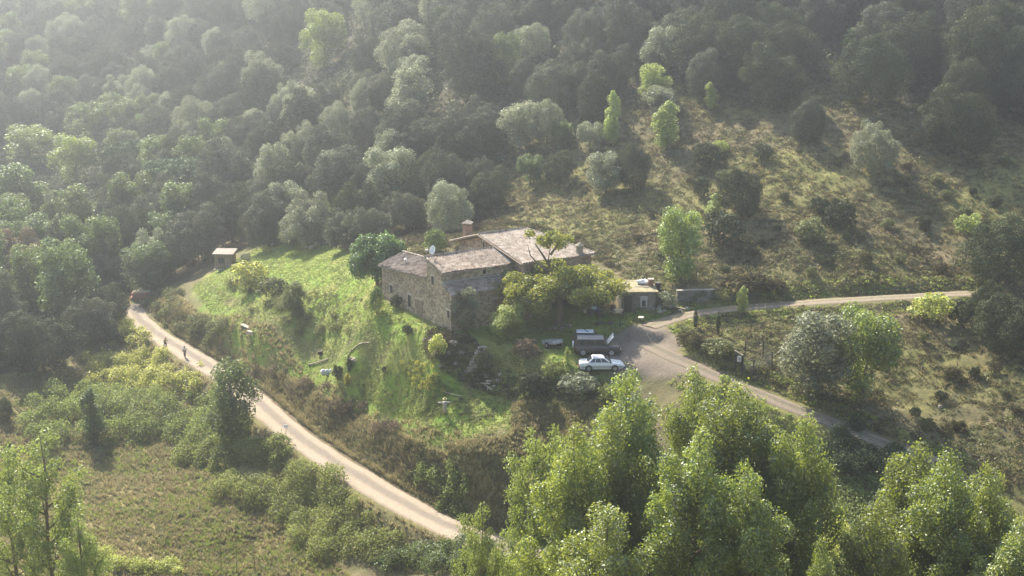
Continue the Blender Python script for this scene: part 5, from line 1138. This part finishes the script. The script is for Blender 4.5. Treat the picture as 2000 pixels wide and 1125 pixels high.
q = ground(626, 694); tl = thing('garden_tiller', 'little black and orange garden tiller on the grass path', 'tiller', tuple(q), R(30))
MB().box((0, 0, .38), (.55, .35, .3)).build('engine', M_BLACK, tl, bevel=.04); MB().box((.35, 0, .2), (.4, .5, .22)).build('guard', solid('orange_plastic', (.6, .2, .06), .5), tl, bevel=.03)
MB().tube([(-.2, 0, .45), (-.7, 0, .85)], .03, 6).build('handle', M_METAL, tl)
for s_ in (-.22, .22): MB().lathe([(.12, -.04), (.17, 0), (.12, .04)], (-.1, s_, .17), 12, 'Y').build('wheel', M_BLACK, tl)
# bare saplings in the meadow
for k, (px, py, hh) in enumerate(((432, 1118, 3.6), (462, 1122, 4.6), (496, 1116, 3.2))):
    q = ground(px, py); g = random.Random(k); mb = MB(); mb.tube([(0, 0, -.2), (.08, 0, hh * .5), (.02, .1, hh)], [.045, .03, .01], 5)
    for j in range(14):
        z = hh * (.2 + .75 * j / 14); a = g.uniform(0, 6.28); L_ = .8 * (1 - .5 * j / 14); mb.tube([(.05, 0, z), (L_ * .6 * math.cos(a), L_ * .6 * math.sin(a), z + .4), (L_ * math.cos(a), L_ * math.sin(a), z + .9)], [.018, .012, .005], 4)
    o_ = mb.build('bare_sapling', M_BARK, loc=tuple(q)); tag(o_, ('leftmost of three bare saplings at the bottom of the tan meadow', 'tallest middle one of three bare saplings in the tan meadow', 'rightmost of three bare saplings at the bottom of the tan meadow')[k], 'sapling')

# ------------------------------------------------------------------ cars
def paint(name, col, rough=0.3):
    m, t, o = nt(name); p = N(t, 'ShaderNodeBsdfPrincipled', Roughness=rough); p.inputs['Coat Weight'].default_value = 0.5
    n = noise(t, 2.5, 4); c = ramp(t, n, [(0.3, tuple(x * 0.9 for x in col)), (0.7, col)]); t.links.new(c, p.inputs['Base Color']); t.links.new(p.outputs[0], o.inputs[0]); return m
M_GLASS = paint('dark_car_glass', (0.035, 0.04, 0.045), 0.08); M_CARW = paint('white_car_paint', (0.80, 0.80, 0.80)); M_CARD = paint('dark_brown_car_paint', (0.055, 0.045, 0.042)); M_TRIM = solid('black_trim', (0.02, 0.02, 0.02), 0.6)
M_LAMPR = solid('red_lamp', (0.45, 0.03, 0.02), 0.3); M_LAMPW = solid('clear_lamp', (0.7, 0.7, 0.68), 0.2); M_RIM = solid('grey_wheel_rim', (0.35, 0.36, 0.37), 0.4, 0.5)
def car(name, label, loc, rz, st, cab, paint_m, roof_m=None, wheels=(-1.35, 1.35), wr=0.31, trim=True, hw=0.84, skip_hood=False):
    """st: list of (x, z_top, half width, z_bottom); cab: (xb0, xb1, xr0, xr1, zb, zr, wb, wr)"""
    r = thing(name, label, 'car', loc, rz); V = []; F = []
    for x, zt, w, zb in st:
        V += [(x, -w * .9, zb), (x, -w, zb + .16), (x, -w, zt - .22), (x, -w * .93, zt - .05), (x, -w * .7, zt), (x, w * .7, zt), (x, w * .93, zt - .05), (x, w, zt - .22), (x, w, zb + .16), (x, w * .9, zb)]
    n = len(st)
    for i in range(n - 1):
        for k in range(10): k2 = (k + 1) % 10; F.append((i * 10 + k, i * 10 + k2, (i + 1) * 10 + k2, (i + 1) * 10 + k))
    F += [tuple(range(10)), tuple((n - 1) * 10 + k for k in range(10))[::-1]]
    MB().add(V, F).build('body', paint_m, r, smooth=False, bevel=.035)
    xb0, xb1, xr0, xr1, zb, zr, wb, wt = cab
    B4 = [(xb0, -wb, zb), (xb1, -wb, zb), (xb1, wb, zb), (xb0, wb, zb)]; T4 = [(xr0, -wt, zr), (xr1, -wt, zr), (xr1, wt, zr), (xr0, wt, zr)]
    MB().add(B4 + T4, [(0, 1, 2, 3), (4, 5, 6, 7), (0, 1, 5, 4), (1, 2, 6, 5), (2, 3, 7, 6), (3, 0, 4, 7)]).build('cabin', paint_m, r, bevel=.05)
    rp = MB().add([(xr0 + .02, -wt + .03, zr), (xr1 - .02, -wt + .03, zr), (xr1 - .02, wt - .03, zr), (xr0 + .02, wt - .03, zr)] + [(xr0 + .1, -wt + .1, zr + .045), (xr1 - .1, -wt + .1, zr + .045), (xr1 - .1, wt - .1, zr + .045), (xr0 + .1, wt - .1, zr + .045)], [(0, 1, 5, 4), (1, 2, 6, 5), (2, 3, 7, 6), (3, 0, 4, 7), (4, 5, 6, 7)]).build('roof', roof_m or paint_m, r)
    def pane(a, b, c, d, u0, u1, v0, v1, nm, off):
        a, b, c, d = map(Vector, (a, b, c, d)); nrm = (b - a).cross(d - a).normalized()
        if nrm.dot(a.lerp(c, .5) - Vector(((xb0 + xb1) / 2, 0, (zb + zr) / 2))) < 0: nrm = -nrm
        Q = [(a.lerp(b, u)).lerp(d.lerp(c, u), v) + nrm * off for u, v in ((u0, v0), (u1, v0), (u1, v1), (u0, v1))]
        Q2 = [p_ - nrm * .03 for p_ in Q]; MB().add(Q + Q2, [(0, 1, 2, 3), (4, 5, 6, 7), (0, 1, 5, 4), (1, 2, 6, 5), (2, 3, 7, 6), (3, 0, 4, 7)]).build(nm, M_GLASS, r)
    for sd in (0, 1):
        a, b, c, d = (B4[0], B4[1], T4[1], T4[0]) if sd == 0 else (B4[3], B4[2], T4[2], T4[3])
        sp = [(.10, .30), (.33, .60), (.63, .90)] if len(label) else []
        for u0, u1 in sp: pane(a, b, c, d, u0, u1, .12, .86, 'window', .012)
    pane(B4[1], B4[2], T4[2], T4[1], .07, .93, .08, .9, 'windscreen', .012); pane(B4[0], B4[3], T4[3], T4[0], .07, .93, .1, .88, 'rear_window', .012)
    x0, x1 = st[0][0], st[-1][0]; w = st[n // 2][2]
    for wx in wheels:
        for s_ in (-1, 1):
            MB().lathe([(wr + .06, -.02), (wr + .06, .02)], (wx, s_ * (w - .005), wr + .02), 20, 'Y').build('wheel_arch', M_TRIM, r)
            ty = MB().lathe([(wr - .1, -.09), (wr - .02, -.1), (wr, -.06), (wr, .06), (wr - .02, .1), (wr - .1, .09)], (wx, s_ * (w - .06), wr), 20, 'Y').build('wheel', M_BLACK, r); MB().lathe([(wr - .11, -.105), (wr - .13, -.11), (.05, -.09), (.05, .09), (wr - .13, .11), (wr - .11, .105)], (wx, s_ * (w - .06), wr), 14, 'Y').build('rim', M_RIM, ty)
    if trim:
        for s_ in (-1, 1): MB().box(((x0 + x1) / 2, s_ * (w + .008), .50), (x1 - x0 - .5, .03, .06)).build('side_strip', M_TRIM, r)
    for s_ in (-1, 1):
        MB().box((x0 - .01, s_ * w * .72, st[0][1] - .28), (.06, .34, .2)).build('tail_light', M_LAMPR, r); MB().box((x1 + .01, s_ * w * .72, st[-1][1] - .16), (.06, .36, .14)).build('headlight', M_LAMPW, r)
        MB().box((xb1 - .15, s_ * (wb + .1), zb + .1), (.16, .18, .12)).build('wing_mirror', M_TRIM, r)
    MB().box((x0 - .03, 0, .42), (.12, w * 1.9, .14)).build('bumper', M_TRIM, r); MB().box((x1 + .03, 0, .42), (.12, w * 1.9, .14)).build('bumper', M_TRIM, r)
    MB().box((x1 + .075, 0, .42), (.02, .48, .1)).build('number_plate', M_WHITE, r); MB().box((x0 - .095, 0, .55), (.02, .48, .1)).build('number_plate', M_WHITE, r)
    return r
ZC = 13.47
q = at_z(1175.5, 709.3, ZC); cz = float(H(q[0], q[1] + .8)) + .02
car('saloon_car', 'white four-door saloon parked nearest on the edge of the parking place', (q[0], q[1] + .76, cz), R(1.5),
    [(-2.33, .80, .74, .36), (-2.2, .93, .82, .22), (-1.5, .97, .85, .2), (-.6, .95, .86, .2), (.6, .93, .86, .2), (1.3, .88, .84, .2), (2.0, .78, .80, .22), (2.32, .62, .72, .34)],
    (-1.55, 1.02, -.95, .22, .9, 1.38, .80, .62), M_CARW, wheels=(-1.36, 1.33))
q2 = (q[0] - .32, q[1] + .76 + 2.75); cz2 = float(H(*q2)) + .02
fx = car('offroad_car', 'dark brown long off-road car with its white bonnet raised, parked in the middle', (q2[0], q2[1], cz2), R(-1),
    [(-2.35, 1.05, .82, .45), (-2.25, 1.12, .88, .38), (-1.0, 1.14, .9, .36), (.9, 1.14, .9, .36), (1.2, 1.12, .9, .36), (2.3, 1.04, .86, .38), (2.42, .9, .8, .45)],
    (-2.28, 1.25, -2.1, .72, 1.1, 1.76, .84, .72), M_CARD, roof_m=paint('grey_roof_paint', (.36, .34, .33)), wheels=(-1.45, 1.5), wr=.37, trim=False)
a_ = R(52); MB().box((1.0 + .58 * math.cos(a_), 0, 1.16 + .58 * math.sin(a_)), (1.16, 1.45, .04), tilt=('Y', -a_)).build('raised_bonnet', M_CARW, fx, bevel=.01)
MB().tube([(1.6, .5, 1.1), (1.55, .5, 1.75)], .012, 5).build('bonnet_stay', M_METAL, fx)
MB().lathe([(.18, -.09), (.34, -.08), (.37, 0), (.34, .08), (.18, .09)], (-2.48, .1, .98), 18, 'X').build('spare_wheel', M_WHITE, fx)
for s_ in (-.55, .55): MB().tube([(-2.0, s_, 1.85), (.6, s_, 1.85)], .025, 6).build('roof_rail', M_RIM, fx)
q3 = (q[0] - .88, q[1] + .76 + 5.0); cz3 = float(H(*q3)) + .02
h3 = car('hatchback_car', 'white-roofed dark-sided car mostly hidden behind the off-road car', (q3[0], q3[1], cz3), R(-2),
    [(-1.8, .9, .76, .4), (-1.7, 1.0, .82, .25), (.8, 1.0, .83, .25), (1.7, .85, .78, .25), (1.85, .7, .72, .35)],
    (-1.72, .95, -1.5, .35, .98, 1.62, .78, .66), M_CARD, roof_m=M_CARW, wheels=(-1.15, 1.2), trim=False)
MB().box((-.45, 0, 1.675), (.1, 1.2, .02), rz=.35).build('roof_stripe', M_TRIM, h3)

# ------------------------------------------------------------------ cyclists
def skin_mesh(name, J, E, mat, parent=None, loc=(0, 0, 0), sub=1, root=0):
    K = list(J); me = bpy.data.meshes.new(name); me.from_pydata([J[k][:3] for k in K], [(K.index(a), K.index(b)) for a, b in E], [])
    o_ = link(name, me, mat, parent, loc); o_.modifiers.new('skin', 'SKIN')
    if not me.skin_vertices: me.skin_vertices.new() if hasattr(me.skin_vertices, 'new') else None
    for i, k in enumerate(K): me.skin_vertices[0].data[i].radius = (J[k][3], J[k][3]); me.skin_vertices[0].data[i].use_root = (i == root)
    s_ = o_.modifiers.new('sub', 'SUBSURF'); s_.levels = sub; s_.render_levels = sub; return o_
M_SKIN = solid('skin', (0.42, 0.26, 0.18), 0.6, var=0.05); M_HAIR = solid('dark_hair', (0.04, 0.03, 0.02), 0.8)
def cyclist(label, bike_label, px, py, rz, shirt_m, short_m, helmet_m, bike_m, stand):
    q = ground(px, py); z = q[2] + .06
    bk = thing('bicycle', bike_label, 'bicycle', (q[0], q[1], z), rz)   # +x is forward
    for x in (-.5, .53):
        P = [(x + .34 * math.cos(a), 0, .34 + .34 * math.sin(a)) for a in [2 * math.pi * k / 20 for k in range(21)]]; w_ = MB().tube(P, .024, 6, cap=False).build('wheel', M_BLACK, bk)
        sp = MB()
        for k in range(8): a = math.pi * k / 8; sp.tube([(x + .32 * math.cos(a), 0, .34 + .32 * math.sin(a)), (x - .32 * math.cos(a), 0, .34 - .32 * math.sin(a))], .004, 3)
        sp.build('spokes', M_RIM, w_)
    fr = MB(); BB = (-.06, 0, .32); SE = (-.22, 0, .82); HD = (.36, 0, .84)
    for a, b_ in ((BB, SE), (SE, HD), (BB, (.4, 0, .72)), (SE, (-.5, 0, .34)), (BB, (-.5, 0, .34)), (HD, (.53, 0, .34))): fr.tube([a, b_], .022, 6)
    fr.build('frame', bike_m, bk); MB().tube([(.34, 0, .82), (.36, 0, .98)], .02, 6).build('stem', M_METAL, bk); MB().tube([(.34, -.31, 1.0), (.38, 0, .98), (.34, .31, 1.0)], .017, 6).build('handlebar', M_TRIM, bk)
    MB().box((-.24, 0, .9), (.26, .13, .06)).build('saddle', M_TRIM, bk, bevel=.02); MB().tube([(-.06, -.1, .22), (-.06, -.1, .32), (-.06, .1, .32), (-.06, .1, .42)], .015, 5).build('pedals', M_METAL, bk)
    hz_ = .98 if stand else .93; hx = -.16; lean = .26 if stand else .38; up = .5 if stand else .44
    J = {'pel': (hx, 0, hz_, .13), 'waist': (hx + lean * .45, 0, hz_ + up * .45, .12), 'chest': (hx + lean * .9, 0, hz_ + up * .85, .145), 'neck': (hx + lean * 1.05, 0, hz_ + up * 1.12, .055), 'jaw': (hx + lean * 1.15 + .03, 0, hz_ + up * 1.25, .075), 'head': (hx + lean * 1.18, 0, hz_ + up * 1.45, .095), 'crown': (hx + lean * 1.17, 0, hz_ + up * 1.58, .07)}
    E = [('pel', 'waist'), ('waist', 'chest'), ('chest', 'neck'), ('neck', 'jaw'), ('jaw', 'head'), ('head', 'crown')]
    cx_, cz_ = J['chest'][0], J['chest'][2]; J['nose'] = (J['head'][0] + .115, 0, J['head'][2] - .03, .018); E.append(('head', 'nose'))
    for s_, n_ in ((-1, 'r'), (1, 'l')):
        low = s_ > 0; px_, pz_ = -.06, (.24 if low else .44)
        J['hip' + n_] = (hx, s_ * .1, hz_ - .03, .095); J['knee' + n_] = (.17 if low else .26, s_ * .12, .60 if low else .82, .06); J['calf' + n_] = (.06 if low else .12, s_ * .12, .43 if low else .64, .052); J['ank' + n_] = (px_ - .04, s_ * .12, pz_ + .07, .036); J['toe' + n_] = (px_ + .14, s_ * .12, pz_ + .01, .032)
        E += [('pel', 'hip' + n_), ('hip' + n_, 'knee' + n_), ('knee' + n_, 'calf' + n_), ('calf' + n_, 'ank' + n_), ('ank' + n_, 'toe' + n_)]
        J['sh' + n_] = (cx_, s_ * .19, cz_ + .02, .062); J['el' + n_] = (cx_ + .14, s_ * .29, cz_ - .2, .042); J['wr' + n_] = (.31, s_ * .28, 1.06, .028); J['palm' + n_] = (.345, s_ * .28, 1.035, .03)
        E += [('chest', 'sh' + n_), ('sh' + n_, 'el' + n_), ('el' + n_, 'wr' + n_), ('wr' + n_, 'palm' + n_)]
        for k in range(4):
            y = s_ * (.245 + .022 * k); J[f'f{k}a' + n_] = (.385, y, 1.03, .010); J[f'f{k}b' + n_] = (.40, y, .995 - .004 * (k % 3), .009); J[f'f{k}c' + n_] = (.375, y, .975, .008); E += [('palm' + n_, f'f{k}a' + n_), (f'f{k}a' + n_, f'f{k}b' + n_), (f'f{k}b' + n_, f'f{k}c' + n_)]
        J['ta' + n_] = (.34, s_ * .235, 1.0, .010); J['tb' + n_] = (.36, s_ * .225, .975, .009); E += [('palm' + n_, 'ta' + n_), ('ta' + n_, 'tb' + n_)]
    body = skin_mesh('person', J, E, M_SKIN, loc=(q[0], q[1], z)); body.rotation_euler = (0, 0, rz); tag(body, label, 'person')
    g_ = lambda k, d: (*J[k][:3], J[k][3] + d)
    mid = lambda a, b_, f, r_: tuple(J[a][i] * (1 - f) + J[b_][i] * f for i in range(3)) + (r_,)
    SJ = {'pel': g_('pel', .012), 'waist': g_('waist', .02), 'chest': g_('chest', .02)}; SE_ = [('pel', 'waist'), ('waist', 'chest')]
    for n_ in 'rl': SJ['sh' + n_] = g_('sh' + n_, .018); SJ['sl' + n_] = mid('sh' + n_, 'el' + n_, .65, .062); SE_ += [('chest', 'sh' + n_), ('sh' + n_, 'sl' + n_)]
    skin_mesh('shirt', SJ, SE_, shirt_m, body)
    PJ = {'pel': g_('pel', .02)}; PE = []
    for n_ in 'rl': PJ['hip' + n_] = g_('hip' + n_, .018); PJ['kn' + n_] = mid('hip' + n_, 'knee' + n_, .85, .078); PE += [('pel', 'hip' + n_), ('hip' + n_, 'kn' + n_)]
    skin_mesh('shorts', PJ, PE, short_m, body)
    hx2, hz2 = J['head'][0], J['head'][2]; MB().blob((hx2 - .01, 0, hz2 + .06), (.145, .115, .105), 12, 8).build('helmet', helmet_m, body, smooth=True)
    for n_ in 'rl': a = J['toe' + n_]; MB().blob((a[0] - .07, a[1], a[2] + .015), (.14, .052, .05), 8, 6).build('shoe', M_TRIM, body, smooth=True)
    for s_ in (-1, 1): MB().blob((hx2 + .09, s_ * .035, hz2 - .005), (.014, .014, .01), 6, 4).build('eye', M_TRIM, body); MB().blob((hx2, s_ * .1, hz2 - .02), (.02, .012, .03), 6, 4).build('ear', M_SKIN, body)
    MB().box((hx2 + .09, 0, hz2 - .075), (.02, .045, .01)).build('mouth', M_RUST, body)
    return body
cyclist('cyclist in olive-yellow top and reddish helmet riding behind on the pale road', 'bicycle under the cyclist in olive-yellow', 324, 684, R(-62), solid('olive_yellow_jersey', (.32, .30, .10), .8), solid('dark_grey_shorts', (.05, .05, .055), .9), solid('red_orange_helmet', (.5, .13, .06), .4), solid('pale_bike_frame', (.6, .6, .6), .4), True)
cyclist('cyclist in white top and black shorts riding in front on the pale road', 'bicycle under the cyclist in white', 361, 699, R(-70), solid('white_jersey', (.7, .72, .74), .8), solid('black_shorts', (.02, .02, .022), .9), solid('black_helmet', (.02, .02, .03), .4), solid('dark_bike_frame', (.04, .04, .05), .4), False)

# ------------------------------------------------------------------ haze
hm, t, o = nt('haze_air'); pv = N(t, 'ShaderNodeVolumePrincipled'); pv.inputs['Density'].default_value = HAZE_DENSITY
pv.inputs['Color'].default_value = (0.85, 0.915, 1.0, 1); pv.inputs['Anisotropy'].default_value = HAZE_G
t.links.new(pv.outputs[0], o.inputs['Volume'])
zmin = float(GZ.min()) - 1.5; zmax = max(float(GZ.max()), CAMZ) + 14
b = MB().box(((xs[0] + xs[-1]) / 2, (ys[0] + ys[-1]) / 2, (zmin + zmax) / 2), (xs[-1] - xs[0] + 4, ys[-1] - ys[0] + 4, zmax - zmin))
tag(b.build('haze', hm), 'thin sunlit haze filling the valley air', 'haze', kind='stuff')
print('objects', len(bpy.data.objects), 'ground z', zmin, zmax)
